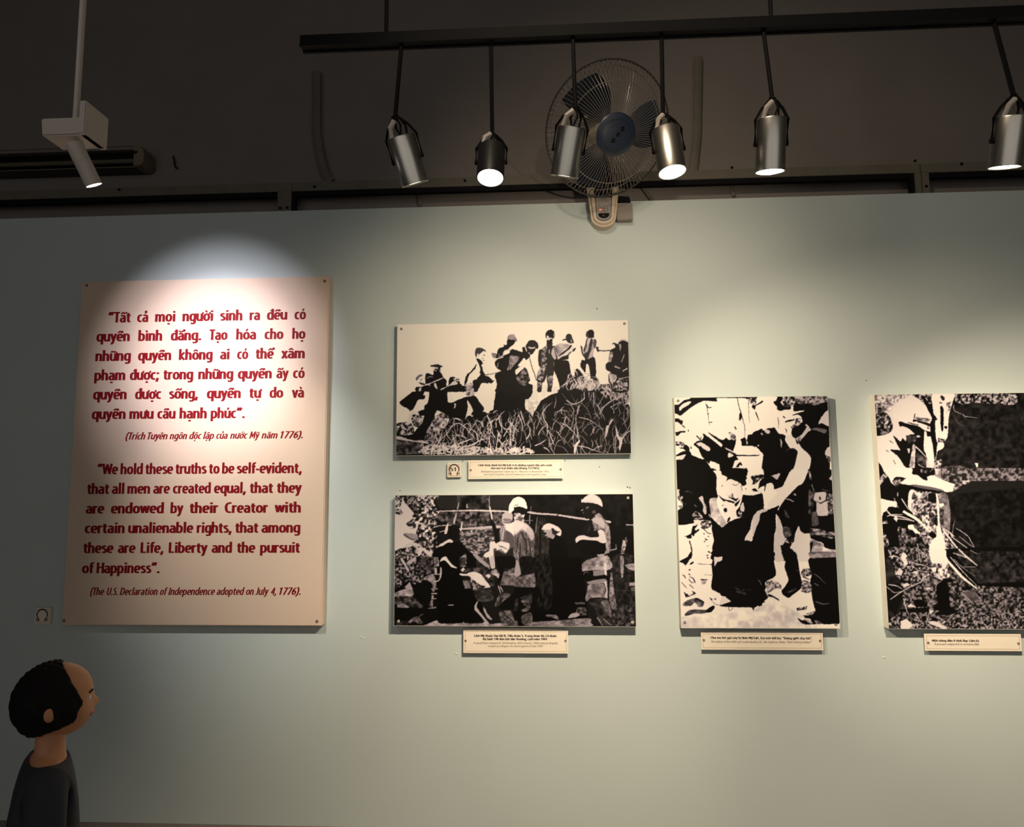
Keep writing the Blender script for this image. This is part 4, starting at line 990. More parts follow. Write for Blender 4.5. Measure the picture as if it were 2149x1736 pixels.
D3 = '''
@1400 820 9.645
14|480 125 1790 110 1785 140 1812 155 1790 178 1740 180 1600 170 1560 150 1040 150 1005 180 1000 220 760 205 640 250 560 290 450 370 350 450 270 512 200 470 130 445 130 300 240 280 340 200 430 175 490 150
240|250 402 245 345 330 262 450 218 492 232 440 290 330 350 275 405
16|140 570 230 565 270 600 325 610 295 695 220 640 140 628
16|150 848 300 820 370 820 372 850 290 850 230 905 180 920 175 870 150 870
n 16 225 3 .45|150 1040 240 1030 330 1050 370 1110 330 1180 250 1165 250 1120 150 1110
16|340 1110 400 1105 450 1160 450 1220 400 1232 330 1180
12|160 1335 175 1310 300 1240 440 1220 480 1260 500 1300 620 1360 700 1390 760 1390 830 1480 920 1620 980 1700 1010 1800 170 1800 170 1420 260 1400 320 1390 380 1290 250 1320
225|230 1350 370 1290 330 1380 270 1395 180 1400 240 1370
12|720 880 745 875 850 950 1000 1060 1090 1140 1125 1100 1060 1040 930 940 840 860 850 848 1050 970 1130 1000 1200 960 1260 1000 1380 955 1392 1010 1380 1100 1340 1222 1400 1290 1480 1300 1865 1302 1800 1326 1480 1325 1400 1330 1440 1390 1370 1420 1350 1500 1320 1590 1380 1640 1480 1640 1540 1660 1610 1800 1160 1800 1080 1640 1060 1500 1020 1480 940 1440 870 1430 850 1480 760 1390 700 1330 660 1230 620 1160 540 1100 550 1065 600 1045 690 1020 740 940
225|590 1080 620 1060 700 1050 860 1150 870 1210 830 1225 740 1180 680 1120 650 1130
n 60 210 3 .5|1250 850 1320 850 1390 920 1380 1000 1290 980
225|1230 1290 1260 1250 1340 1300 1335 1332 1240 1352
215|1172 1160 1210 1165 1345 1235 1355 1262 1200 1188
16|1395 1545 1430 1490 1492 1450 1525 1520 1480 1510 1440 1552
16|1510 1595 1605 1570 1608 1592 1560 1620 1540 1655 1500 1660
s 14 14|1425 150 1440 260 1490 430 1530 580 1570 740 1575 960
16|1465 470 1500 435 1512 540 1480 605 1458 590
14|1490 985 1560 955 1590 955 1615 1010 1640 900 1750 880 1780 830 1860 800 1935 790 1935 1250 1830 1160 1760 1120 1520 1117 1510 1060
220|1600 1010 1637 1050 1610 1105
16|1712 320 1770 245 1785 290 1929 205 1935 240 1800 310 1780 390 1740 362
n 20 230 3 .4|1650 120 1812 120 1812 190 1780 300 1690 260
s 40 8|1650 190 1652 400 1670 660
s 16 20|1790 430 1830 530 1855 610
s 20 20|590 910 640 960 680 1010
s 20 14|690 930 680 1010
16|550 1085 590 1040 660 1010 700 1020 600 1060
s 60 10|780 240 820 400 840 600 862 710
s 30 24|790 280 830 340 900 340
s 30 26|825 465 842 475
s 40 14|850 640 915 645
s 20 26|1370 730 1400 785
s 40 18|300 700 360 750
16|425 790 440 790 438 835 422 830
s 20 18|490 1130 485 1180
@1580 820 9.645
14|0 860 60 830 150 810 250 800 300 765 400 755 440 750 490 830 540 880 600 880 660 920 655 1010 700 1095 760 1165 840 1170 905 1235 890 1340 840 1530 770 1680 690 1800 240 1800 230 1650 180 1560 200 1400 210 1290 150 1220 70 1140 0 1122
210|230 805 300 790 350 830 320 880 265 855
190|150 855 190 860 210 895 180 895
190|550 970 590 1030 592 1090 575 1165 562 1070
200|90 1100 130 1100 120 1130 100 1130
s 110 8|690 1240 700 1190 760 1175 850 1190
200|380 1740 440 1710 520 1680 550 1700 500 1760
14|420 225 470 200 500 130 430 120 500 108 640 108 600 200 560 240 620 310 700 330 765 320 760 380 650 385 560 412 490 380 490 330 430 270
14|830 240 900 108 1200 105 1530 100 1548 720 1560 1700 1600 1810 1080 1810 1150 1560 1180 1400 1170 1340 1100 1260 980 1150 930 1080 900 1100 870 1020 860 980 800 920 780 860 800 760 900 690 1000 640 980 520 900 490 800 502 830 480 1000 430 1040 400 840 420 820 320
n 16 215 3 .5|600 110 880 110 830 300 760 320 700 330 620 310
n 40 190 3.5 .6|870 105 1525 98 1530 230 1420 240 1300 300 1240 300 1100 250 1000 290 880 230
225|1545 415 1470 430 1400 520 1350 600 1330 680 1400 660 1555 725
110|1190 790 1260 750 1400 770 1505 800 1460 870 1370 840 1260 800
210|1458 1250 1500 1170 1580 1135 1592 1400 1560 1380 1550 1340 1480 1320
n 20 170 3 .5|1475 1330 1570 1350 1590 1440 1540 1450
235|660 960 690 900 780 900 830 960 860 1020 880 1090 930 1075 980 1150 1100 1260 1170 1340 1180 1400 1150 1560 1080 1740 1070 1810 690 1810 770 1680 840 1530 890 1340 910 1235 840 1170 760 1130 700 1095
205|960 1010 900 1000 860 970 920 940 1000 880 1060 790 1090 740 1050 690 1100 690 1180 800 1120 830 1040 930
n 50 190 3 .5|880 980 960 940 980 1000 920 1080
s 60 10|500 540 525 640 515 770
s 30 24|610 520 655 560
16|645 760 690 790 684 880 670 800
16|655 650 665 615 830 578 840 600 720 635
n 30 220 2.6 .5|870 570 980 560 950 690 800 760 770 730 850 670
s 50 10|120 1308 0 1308
@1400 990 9.645
12|165 -60 950 -60 990 60 1000 250 1000 360 1030 480 1010 540 860 560 880 800 900 930 1110 1125 1200 1060 1290 1000 1540 920 1935 880 1935 1800 930 1800 920 1640 918 1500 950 1400 910 1200 890 1010 720 980 650 990 540 980 540 1045 220 1078 208 820 240 770 320 700 290 620 205 520 185 300
14|1080 -60 1610 -60 1600 110 1560 120 1600 200 1600 262 1520 292 1480 240 1280 150 1200 192 1220 130 1150 100 1100 40
14|1530 470 1640 480 1740 482 1850 455 1935 462 1935 900 1480 925 1415 900 1398 800 1480 690 1528 500
n 150 225 5 .7|860 560 1000 530 1010 640 1060 800 1180 1000 1190 1080 1115 1120 1000 1020 900 920 870 760
240|1140 600 1300 620 1360 660 1390 720 1400 800 1400 900 1450 930 1280 1000 1190 1020 1130 820
240|930 -20 1080 -20 1110 60 1220 120 1200 190 1280 150 1480 240 1520 400 1520 520 1480 640 1400 700 1300 630 1150 590 1030 480 1000 360 1010 200 990 60
16|1040 478 1160 560 1260 580 1370 622 1330 642 1180 590 1150 612 1100 560
16|1230 515 1330 525 1390 552 1445 528 1400 600 1370 592 1300 550
90|1180 470 1230 480 1330 490 1350 530 1300 500
s 40 16|1310 440 1340 500
16|1370 652 1440 600 1472 560 1455 640 1388 712
16|1150 752 1200 740 1222 800 1182 822 1150 792
16|1100 292 1142 270 1112 306
s 40 10|1320 265 1400 275 1460 245
s 16 10|1500 290 1520 385
s 60 12|1110 695 1150 680
16|1230 960 1260 920 1280 930 1250 1010 1210 1030
n 14 200 3 .3|1690 110 1790 70 1935 60 1935 140 1870 170 1800 240 1710 272 1740 200
16|1718 362 1780 340 1840 390 1935 450 1860 402 1760 400
16|1590 335 1605 350 1590 362 1580 348
215|1490 790 1480 720 1530 622 1567 720 1560 812
n 30 190 3 .5|1440 820 1510 810 1520 900 1560 900 1500 920 1450 900
225|1935 760 1850 800 1760 900 1710 1000 1680 1170 1590 1310 1572 1390 1640 1395 1700 1412 1725 1390 1790 1200 1860 960 1935 830
200|640 540 680 500 720 500 750 620 800 800 780 870 720 800 735 720 710 640
s 200 10|770 650 800 760
n 16 195 3 .5|515 880 560 810 640 820 730 940 560 965
s 200 18|850 860 880 930
s 150 14|550 670 600 710
n 16 200 3 .5|195 500 320 505 300 600 380 660 290 640
215|190 400 215 355 255 375 240 400 250 480 205 500
130|220 690 300 680 320 730 270 762
s 130 8|360 410 440 405 510 440
228|545 1000 650 975 680 1060 620 1110 560 1180
16|350 1312 480 1260 515 1110 560 1100 610 1075 600 1110 560 1160 580 1200 640 1160 645 1200 560 1260 540 1312 490 1272 500 1350 395 1350 400 1320
s 16 22|450 1400 485 1500 500 1620 490 1700
16|410 1740 480 1670 510 1690 490 1760
n 18 225 3 .42|690 1000 880 1000 895 1110 800 1160 690 1160
s 20 14|740 1160 800 1220 860 1260 915 1255
16|760 1342 830 1382 780 1392
16|725 1240 770 1262 745 1275
s 20 24|830 1615 870 1640
s 20 24|880 1660 910 1640
s 60 18|820 1310 850 1315
s 60 20|750 1400 770 1430
s 16 24|810 1700 830 1700
s 110 10|790 1510 850 1510
@1580 990 9.645
12|1090 -40 1600 -40 1620 400 1655 900 1680 1480 1690 1600 1520 1560 1440 1520 1420 1450 1250 1390 1160 1340 1150 1250 1040 1255 960 1200 930 1100 860 1250 840 1400 780 1480 820 1600 890 1800 600 1800 530 1500 560 1490 610 1480 680 1350 620 1280 600 1150 560 1000 490 880 460 870 470 1070 460 1200 430 1290 440 1800 0 1800 0 1330 60 1150 130 1000 150 860 240 820 310 770 400 740 510 690 600 590 700 510 900 300 1000 240
12|240 -40 800 -40 740 80 660 180 590 310 440 362 430 300 400 240 345 232 270 260 250 390 232 390 230 290 130 330 110 350 140 200 230 110 60 125 60 80 150 75 240 60
200|355 95 440 60 540 35 548 80 490 162 420 120 390 90
238|790 -40 1110 -40 1090 60 1040 190 1000 240 880 290 800 400 700 500 620 600 570 680 510 785 500 760 540 690 400 700 360 755 300 760 310 640 440 500 500 430 440 370 600 300 660 180
205|0 950 20 890 90 800 200 765 300 760 290 800 190 820 150 860 130 1000 60 1150 0 1330
215|485 880 520 920 560 1000 570 1130 600 1110 620 1280 650 1350 610 1490 560 1470 535 1400 600 1700 620 1800 440 1800 430 1290 480 1270 455 1190 490 1050
225|925 1100 960 1200 1060 1258 1155 1258 1165 1400 1150 1800 890 1800 820 1600 750 1540 830 1430 850 1290 900 1200
198|1260 430 1480 418 1472 560 1532 600 1520 860 1490 892 1300 880 1290 650 1260 590 1170 550 1240 510
16|1370 650 1270 600 1260 590 1370 628 1460 580 1540 555 1520 580 1400 640
16|1340 510 1370 500 1380 570 1350 570
205|1570 480 1635 480 1642 612 1568 610
n 30 160 3 .4|1490 440 1650 450 1640 860 1530 870
n 16 120 4 .5|1130 360 1250 430 1200 860 1120 850
n 60 110 4 .6|1205 830 1295 830 1335 1050 1280 1110 1200 1090 1190 980
n 20 170 3 .5 2|1160 1150 1400 1180 1520 1220 1662 1230 1665 1372 1400 1310 1300 1290 1160 1290
n 110 205 5 .6|1160 1390 1250 1400 1420 1480 1430 1600 1500 1580 1690 1590 1695 1720 1200 1760 1160 1650
14|1160 1440 1225 1420 1180 1620 1155 1640
n 30 130 4 .5|620 1120 740 1140 780 1280 660 1350 620 1260
n 10 120 4 .3|640 760 760 940 740 950 660 920
n 60 190 3.5 .6|1130 -20 1160 -20 1195 165 1150 165
s 190 22|655 545 740 570 835 615
s 160 14|1190 260 1215 340 1260 430
s 120 10|1400 350 1470 385 1570 395
190|820 460 860 440 890 490 850 480
n 12 200 3 .4|640 1380 820 1380 780 1450 640 1440
190|1540 150 1600 60 1610 190
@1400 1160 9.645
12|935 -40 1935 -40 1935 1030 1830 1080 1740 1112 1200 1100 1050 1070 1280 990 1180 900 1100 880 1060 820 900 740 900 600 920 450 900 240 945 100
220|950 90 1010 95 1112 80 1112 155 1010 200 968 282
228|1110 900 1180 890 1235 960 1295 990 1150 1040 1060 1060
16|240 185 330 130 420 80 480 -20 512 50 440 170 372 262 330 215
16|455 245 470 210 530 180 535 210 480 245
16|310 440 350 460 390 520 355 505
60|435 480 540 515 575 615 540 590 520 530
s 60 16|440 540 480 590 540 620
30|670 545 745 538 820 548 800 560 700 562
n 120 220 3 .5|690 570 800 575 780 640 690 650
n 30 225 3 .45|340 790 380 905 500 870 590 830 510 775 560 810 430 870 380 850
16|500 775 540 790 585 830 540 850
16|345 800 375 900 400 890 430 850 380 830
n 40 140 4 .5|320 1030 420 960 600 920 740 990 730 1090 640 1100 560 1010 480 1080 330 1085
20|560 930 600 915 740 990 740 1020 600 960
n 50 120 4 .5|360 1245 450 1170 600 1150 800 1160 940 1070 960 1120 900 1190 700 1240 560 1240 370 1285
14|780 1180 860 1110 940 1070 965 1110 900 1200 820 1215
20|860 912 930 950 905 975 870 950
s 60 10|900 980 980 1050 1110 1060
s 30 12|1230 1080 1270 1180 1340 1110
s 60 12|620 220 700 235 880 240
s 60 30|800 55 830 60
s 60 30|810 100 835 115
s 20 20|870 240 895 240
s 60 8|750 450 900 452
s 40 26|440 345 475 350
s 30 20|430 430 470 455
s 60 14|290 600 360 680 400 720
s 30 16|450 650 500 690 540 730
s 50 30|960 940 990 945
s 110 8|1370 700 1480 765 1700 745
n 10 100 3 .5|1380 770 1580 800 1590 860 1400 800
n 225 248 5 .5|280 1310 1000 1260 1935 1150 1935 1510 290 1510
@1580 1160 9.645
12|-10 -20 430 -20 420 150 450 300 470 440 400 515 250 600 270 700 240 780 320 900 230 980 250 1010 150 1040 60 1080 -10 1130
12|580 -20 850 -20 910 150 940 350 960 450 1000 650 960 740 800 860 720 918 620 860 580 780 640 700 720 570 690 440 640 300 655 170
12|1150 110 1690 85 1757 1430 1410 1442 1060 1455 960 1400 895 1315 1000 1370 1100 1370 1180 1400 1150 1335 985 1310 985 1270 1180 1262 1265 1180 1245 1100 1200 900 1160 600 1190 450 1148 300
n 90 190 5 .6|1150 -10 1690 -10 1692 90 1440 100 1180 112
n 60 215 2.6 .6|270 600 400 560 560 640 580 760 480 720 300 820
16|310 840 360 850 470 910 540 960 520 970 400 905 320 890
s 120 16|245 770 310 900
s 60 12|860 350 930 390
n 20 200 3 .5|1000 340 1160 320 1190 460 1050 480 980 440
s 16 24|1000 475 1080 520 1150 550
n 60 205 3 .5|1010 560 1160 600 1190 780 1080 820 980 740
s 20 20|980 770 1080 810
s 40 30|640 1170 665 1190
n 20 190 3 .4|880 1130 1100 1080 1090 1150 900 1180
s 50 20|755 1280 785 1290
s 90 16|620 1330 660 1320
n 60 180 3 .6|1060 1240 1260 1180 1180 1265
180|1030 1340 1100 1350 1210 1420 1180 1440 1100 1400
n 40 150 4 .5|1240 1370 1350 1390 1410 1440 1280 1440
n 20 90 3 .6|630 790 700 800 870 710 860 770 740 815
s 80 20|1240 425 1340 500 1420 580 1480 640
s 90 22|1245 620 1330 670
s 90 26|1265 985 1400 1040 1550 1030
s 110 14|110 550 150 600 180 680
n 222 248 4 .5|20 1160 500 1000 1050 1300 900 1320 1060 1460 1750 1445 1750 1510 0 1510
'''
D4 = '''
@1815 815 8.596
228|120 90 1210 85 1230 350 1270 560 1300 960 1310 1040 1250 1340 1230 1580 190 1580 150 800
n 90 225 3 .7|150 110 820 110 560 260 480 400 330 440 200 250
n 20 215 3 .4|820 90 1215 90 1225 300 1090 300 1000 210
14|1010 130 1060 140 1110 200 1150 280 1220 300 1250 480 1280 560 1275 880 1320 1010 1260 1300 1230 1060 1190 880 1180 790 1180 620 1210 560 1140 400 1090 290 1030 190
232|500 430 520 330 620 250 780 215 900 220 1030 260 1090 320 1140 400 1205 520 1205 570 1160 640 1172 700 1182 790 1120 760 900 650 750 620 640 595 540 560 500 500
14|610 625 640 600 760 640 950 680 1080 760 1185 790 1190 870 1120 880 1085 810 1070 950 1060 1100 1110 1210 1150 1500 800 1500 700 1430 600 1300 450 1100 640 1120 600 1050 510 860 540 870 640 960 680 900 740 960 760 860 830 830 780 740 690 710 640 710
225|620 700 700 690 780 720 840 770 900 830 760 840 740 900 690 860 650 960 600 900 530 860 600 780
16|880 565 1000 590 1175 640 1175 690 1130 680 1000 625 870 605
s 16 16|905 460 890 530 880 590
n 60 190 4 .55|920 510 1000 530 1100 540 1180 560 1140 610 1000 585 920 560
228|880 610 940 600 985 650 900 640
s 16 16|780 620 900 650 970 665
n 20 220 3 .5|1120 680 1160 690 1160 740 1120 725
232|160 880 250 860 480 830 520 880 560 980 600 1050 560 1110 450 1110 600 1230 700 1390 800 1480 860 1580 390 1580 250 1330 185 1200
s 60 12|440 950 480 970 515 1000
s 60 12|380 1120 430 1150
s 110 14|510 1290 555 1370
14|548 1475 590 1430 630 1440 580 1482
n 14 190 3.2 .25|140 440 260 450 300 400 430 480 500 660 490 760 400 830 200 860 160 750
n 25 200 3 .45|140 240 180 260 290 290 310 440 140 440
190|165 620 200 590 235 590 190 625
215|345 660 380 600 430 590 420 630 360 665
200|415 690 440 665 455 700 435 735
14|190 1265 280 1380 400 1580 200 1580
200|195 1395 245 1400 200 1430
s 225 20|910 1050 1000 1130 1110 1255
n 130 220 3 .6|870 1010 915 1050 910 1240 900 1400 880 1520 800 1450 830 1250
205|760 1090 812 1090 812 1160 790 1180
n 14 110 5 .5|920 1160 1110 1260 1100 1400 950 1380
s 215 14|970 1370 1000 1400 1100 1440
200|930 850 990 850 1005 885 940 890
n 14 100 3 .4|740 850 930 860 920 960 760 1010
235|1075 775 1110 790 1125 870 1190 880 1200 1060 1230 1300 1245 1345 1190 1330 1110 1240 1090 1100 1065 950
215|1110 1270 1150 1350 1195 1430 1150 1475 1110 1450
n 14 44 5 .45|1590 240 1610 90 2160 60 3300 60 3300 1600 1370 1600 1400 1100 1490 860 1500 560 1540 400
n 14 200 3.2 .45|1620 85 2000 85 2200 85 2700 90 2700 300 2000 260 1800 300 1640 240
238|1220 95 1610 88 1590 240 1540 380 1510 560 1495 860 1440 950 1370 970 1310 990 1280 880 1270 600 1312 560 1240 450 1220 300
14|1365 320 1420 370 1422 600 1412 775 1380 760 1362 600
40|1370 130 1430 150 1440 210 1400 225 1370 180
40|1340 250 1400 260 1390 280 1345 275
n 30 225 3 .6|1470 260 1560 240 1530 400 1470 440
16|1430 690 1490 680 1480 740 1440 720
n 20 170 3 .4|1320 900 1440 920 1430 990 1320 980
235|1315 990 1420 985 1430 1060 1370 1110 1310 1140 1280 1300 1270 1300 1290 1190
n 30 225 3.5 .6|1255 1350 1385 1285 1372 1400 1360 1600 1250 1600
s 150 16|1600 300 1620 410 1780 480
s 160 16|1780 470 1800 505 2020 535
s 90 10|1600 490 1690 640 1820 690
n 25 140 4 .45|1380 1430 1700 1400 2100 1500 3300 1450 3300 1600 1370 1600
240|1985 1350 2040 1350 2040 1430 2010 1420
@1815 985 8.596
12|190 40 430 100 560 320 660 270 820 300 1480 440 1560 700 3300 600 3300 1580 1560 1580 300 1580 250 1000 230 550
n 12 34 5 .4|1500 450 3300 300 3300 1580 1560 1500
n 30 150 4.5 .5|1380 -20 2030 -20 3300 0 3300 200 1900 210 1750 290 1640 260 1400 190 1270 120 1260 0
n 60 210 4 .6|1740 210 1900 180 1930 130 1880 260 1780 270
14|850 -20 1250 -20 1250 100 1140 130 1130 200 1060 195 950 120 860 90
n 14 170 4 .3|1000 0 1240 0 1180 50 1020 90
n 130 230 4 .6|1250 -10 1370 -10 1370 130 1300 120
235|330 -20 830 -20 850 60 840 90 950 110 1060 190 1130 200 1125 140 1220 108 1400 190 1640 280 1640 320 1590 390 1500 415 1440 405 1200 340 830 290 660 265 650 240 850 75 700 160 620 140 540 150 500 230 560 300 480 250 430 150
16|525 160 580 135 710 150 650 190 540 180
n 60 200 3 .5|500 215 640 180 650 240 590 290 520 250
95|830 275 1000 290 1250 330 1420 380 1400 400 1200 370 900 330
12|800 290 1000 340 1200 380 1440 410 1500 420 1440 450 1200 405 900 370 820 340
n 30 190 4 .5|1590 330 1660 260 1750 290 1600 390
s 130 10|1560 410 1700 340
n 30 190 3.5 .45|205 190 330 70 405 120 370 180 260 300 210 290
s 200 16|280 180 340 90
235|230 550 420 560 500 575 570 580 575 690 440 672 380 760 330 790 300 920 260 960
n 60 200 3 .5|280 960 400 920 420 980 290 990
n 30 220 3.4 .5|790 460 830 380 1100 400 1280 430 1480 450 1510 560 1545 780 1530 1100 1500 1250 1560 1350 1800 1580 1170 1580 1160 1430 1080 1300 950 1150 860 1100 800 1010 900 1000 960 940 900 860 830 760 780 700
230|785 460 820 375 900 380 850 470 850 600 830 700 820 740 780 680
n 70 150 4 .6|1345 440 1480 450 1510 560 1545 780 1530 1100 1480 1180 1400 1050 1345 980
238|1285 430 1330 520 1340 700 1345 950 1400 1180 1440 1300 1460 1580 1170 1580 1160 1430 1200 1290 1290 1220 1285 1050 1312 900 1300 700
16|1140 450 1200 430 1280 450 1285 590 1210 605 1150 560
n 12 120 3 .25|1160 780 1240 800 1310 900 1310 1030 1200 950 1160 860
n 20 110 3 .4|1345 710 1425 720 1430 1000 1370 1040
240|1340 620 1420 620 1430 670 1350 690
s 238 50|690 760 960 920 1280 1230
s 225 22|390 740 480 830 700 870 900 940
s 220 18|400 850 500 820 680 820
s 215 14|560 890 760 910 900 950
225|540 850 600 880 570 955 520 890
s 220 18|660 530 720 620 790 740
s 200 12|530 520 570 640 620 700
s 200 16|590 420 595 490
s 230 30|1400 1080 1600 1340 1800 1580
s 225 18|1390 1050 1570 1170 1620 1230
s 200 12|1640 1060 1850 1200 1950 1360 2030 1490
s 215 14|1570 1220 1800 1390 2030 1530
s 200 10|1700 1210 1900 1370 2030 1440
s 190 10|1580 1220 1590 1060 1630 890
s 215 30|1550 1150 1580 1230
12|1150 1180 1220 1245 1285 1225 1285 1175 1210 1120
n 20 170 4 .4|1000 1180 1120 1230 1160 1430 1060 1400 980 1250
240|780 1010 870 1000 900 1060 1000 1150 920 1160 830 1110 790 1080
s 215 14|880 1170 960 1280 1000 1320
n 16 200 3 .4|270 1150 380 1180 440 1350 440 1480 480 1580 290 1580
n 12 150 4 .25|600 1040 860 1100 1150 1450 1160 1580 700 1580 620 1300
s 160 14|800 1480 880 1410 980 1440 1080 1530
s 200 16|945 1340 960 1420 980 1560
@1815 1155 8.596
n 18 150 3.4 .42|300 -20 1170 -20 1250 200 1500 340 2100 300 3300 300 3300 1420 590 1440 600 1150 700 900 330 650
16|290 -20 430 -20 480 200 540 400 600 560 700 690 660 900 560 1180 590 1440 380 1440 330 700
n 16 60 6 .4|340 150 500 200 520 400 640 560 500 600 340 560
n 18 60 6 .4|370 1020 560 1180 560 1420 400 1420
n 14 190 3 .35|430 0 700 0 860 300 1100 300 1250 380 1000 560 680 700 640 560
12|1440 -20 3300 -20 3300 640 2030 640 1900 640 1740 430 1560 240
n 14 60 4 .4|1600 20 3300 20 3300 560 2040 600
235|1165 -20 1440 -20 1470 100 1510 190 1470 290 1380 250 1290 240 1230 250 1180 160
n 20 210 3 .5|1240 240 1380 250 1500 260 1510 330 1400 350 1260 330
228|1390 240 1470 250 1460 330 1380 330
n 30 235 4 .65|1210 330 1500 340 1560 450 1500 500 1400 540 1290 500 1230 400
10|1290 650 1400 560 1500 610 1520 800 1540 1000 1600 1080 1240 1080 1310 950
10|880 905 1000 888 1110 950 1110 1010 920 1020
14|650 1060 800 1050 1150 1040 1150 1110 1000 1130 650 1110
12|1400 510 1590 530 1590 590 1430 570
12|1740 670 1920 650 1880 715 1750 725
12|1020 1190 1100 1190 1110 1270 1040 1280
12|1180 1200 1390 1260 1390 1300 1230 1280
14|1400 1060 1750 1080 1500 1180 1240 1160
n 60 110 6 .5|1740 760 2000 720 2030 900 1900 960
235|650 1290 700 1260 760 1250 860 1350 780 1430 660 1420
225|1150 1290 1300 1290 1470 1400 1440 1430 1200 1340
n 120 215 4 .7|1730 1350 1850 1290 1950 1340 1970 1430 1730 1430
225|755 1015 830 960 915 1025 840 1030
220|1160 1070 1250 1100 1180 1155
228|650 130 700 35 760 100 740 160 780 240 720 275 690 200
215|540 440 630 320 690 380 660 450
215|820 410 950 370 950 430
220|675 625 760 590 820 630 700 670
210|1080 680 1220 670 1130 720
235|1210 310 1290 320 1280 400 1215 380
s 235 46|1500 200 1750 480 2030 700
s 215 30|1690 -20 1850 130 2030 275
s 205 16|1540 120 1780 400 2030 650
s 205 16|1590 50 1850 140 2030 290
s 180 10|1600 160 1750 300 2000 480
s 170 10|1740 300 2000 300
s 170 10|1900 0 2030 70
s 215 18|430 120 560 110 700 210
s 190 12|420 -10 470 90
s 190 18|460 890 600 790 760 690 1000 580 1110 500
s 200 12|350 620 520 760 650 750
s 215 18|420 620 560 640 680 700
s 200 12|700 180 1100 290 1280 385
s 200 12|980 -10 1170 160
s 190 14|970 0 1000 190
s 170 16|1740 760 1970 980
s 215 18|700 870 720 980 800 1190
s 200 14|900 1130 1010 1290
s 200 12|1120 1280 1180 1060
s 190 12|870 290 1000 380 1280 390
n 18 180 2.6 .4|580 1160 1100 1290 1800 1200 3300 1100 3300 1430 590 1430
235|650 1290 700 1260 760 1250 860 1350 780 1430 660 1420
225|1150 1290 1300 1290 1470 1400 1440 1430 1200 1340
'''
picture('wide black-and-white picture of bound men led through tall grass, upper of the two stacked pictures',
        -.7265, .4045, 1.7245, 2.3735, (826, 666, 1330, 962), 250, 3, D1, [(842, 690.5, 'screw'), (1310.5, 679.5, 'screw'), (838.5, 947, 'screw')])
picture('wide black-and-white picture of helmeted soldiers at a hut, lower of the two stacked pictures',
        -.728, .4075, .923, 1.5355, (820, 1030, 1342, 1322), 20, 7, D2, [(1318, 1045, 'edge'), (836.5, 1304, 'edge'), (1327.5, 1306, 'edge')])
picture('tall high-contrast picture of a bare arm above a girl in black',
        .613, 1.331, .918, 1.9905, (1406, 826, 1770, 1326), 246, 11, D3, [(1423, 841.5, 'screw'), (1437, 1307, 'screw'), (1754, 1311, 'screw')])
picture('tall black-and-white picture of a man in a helmet beside trees, at the far right',
        1.545, 2.262, .918, 1.9925, (1822, 818, 2230, 1328), 30, 13, D4, [(1838, 833, 'screw'), (1868, 1310, 'edge')])
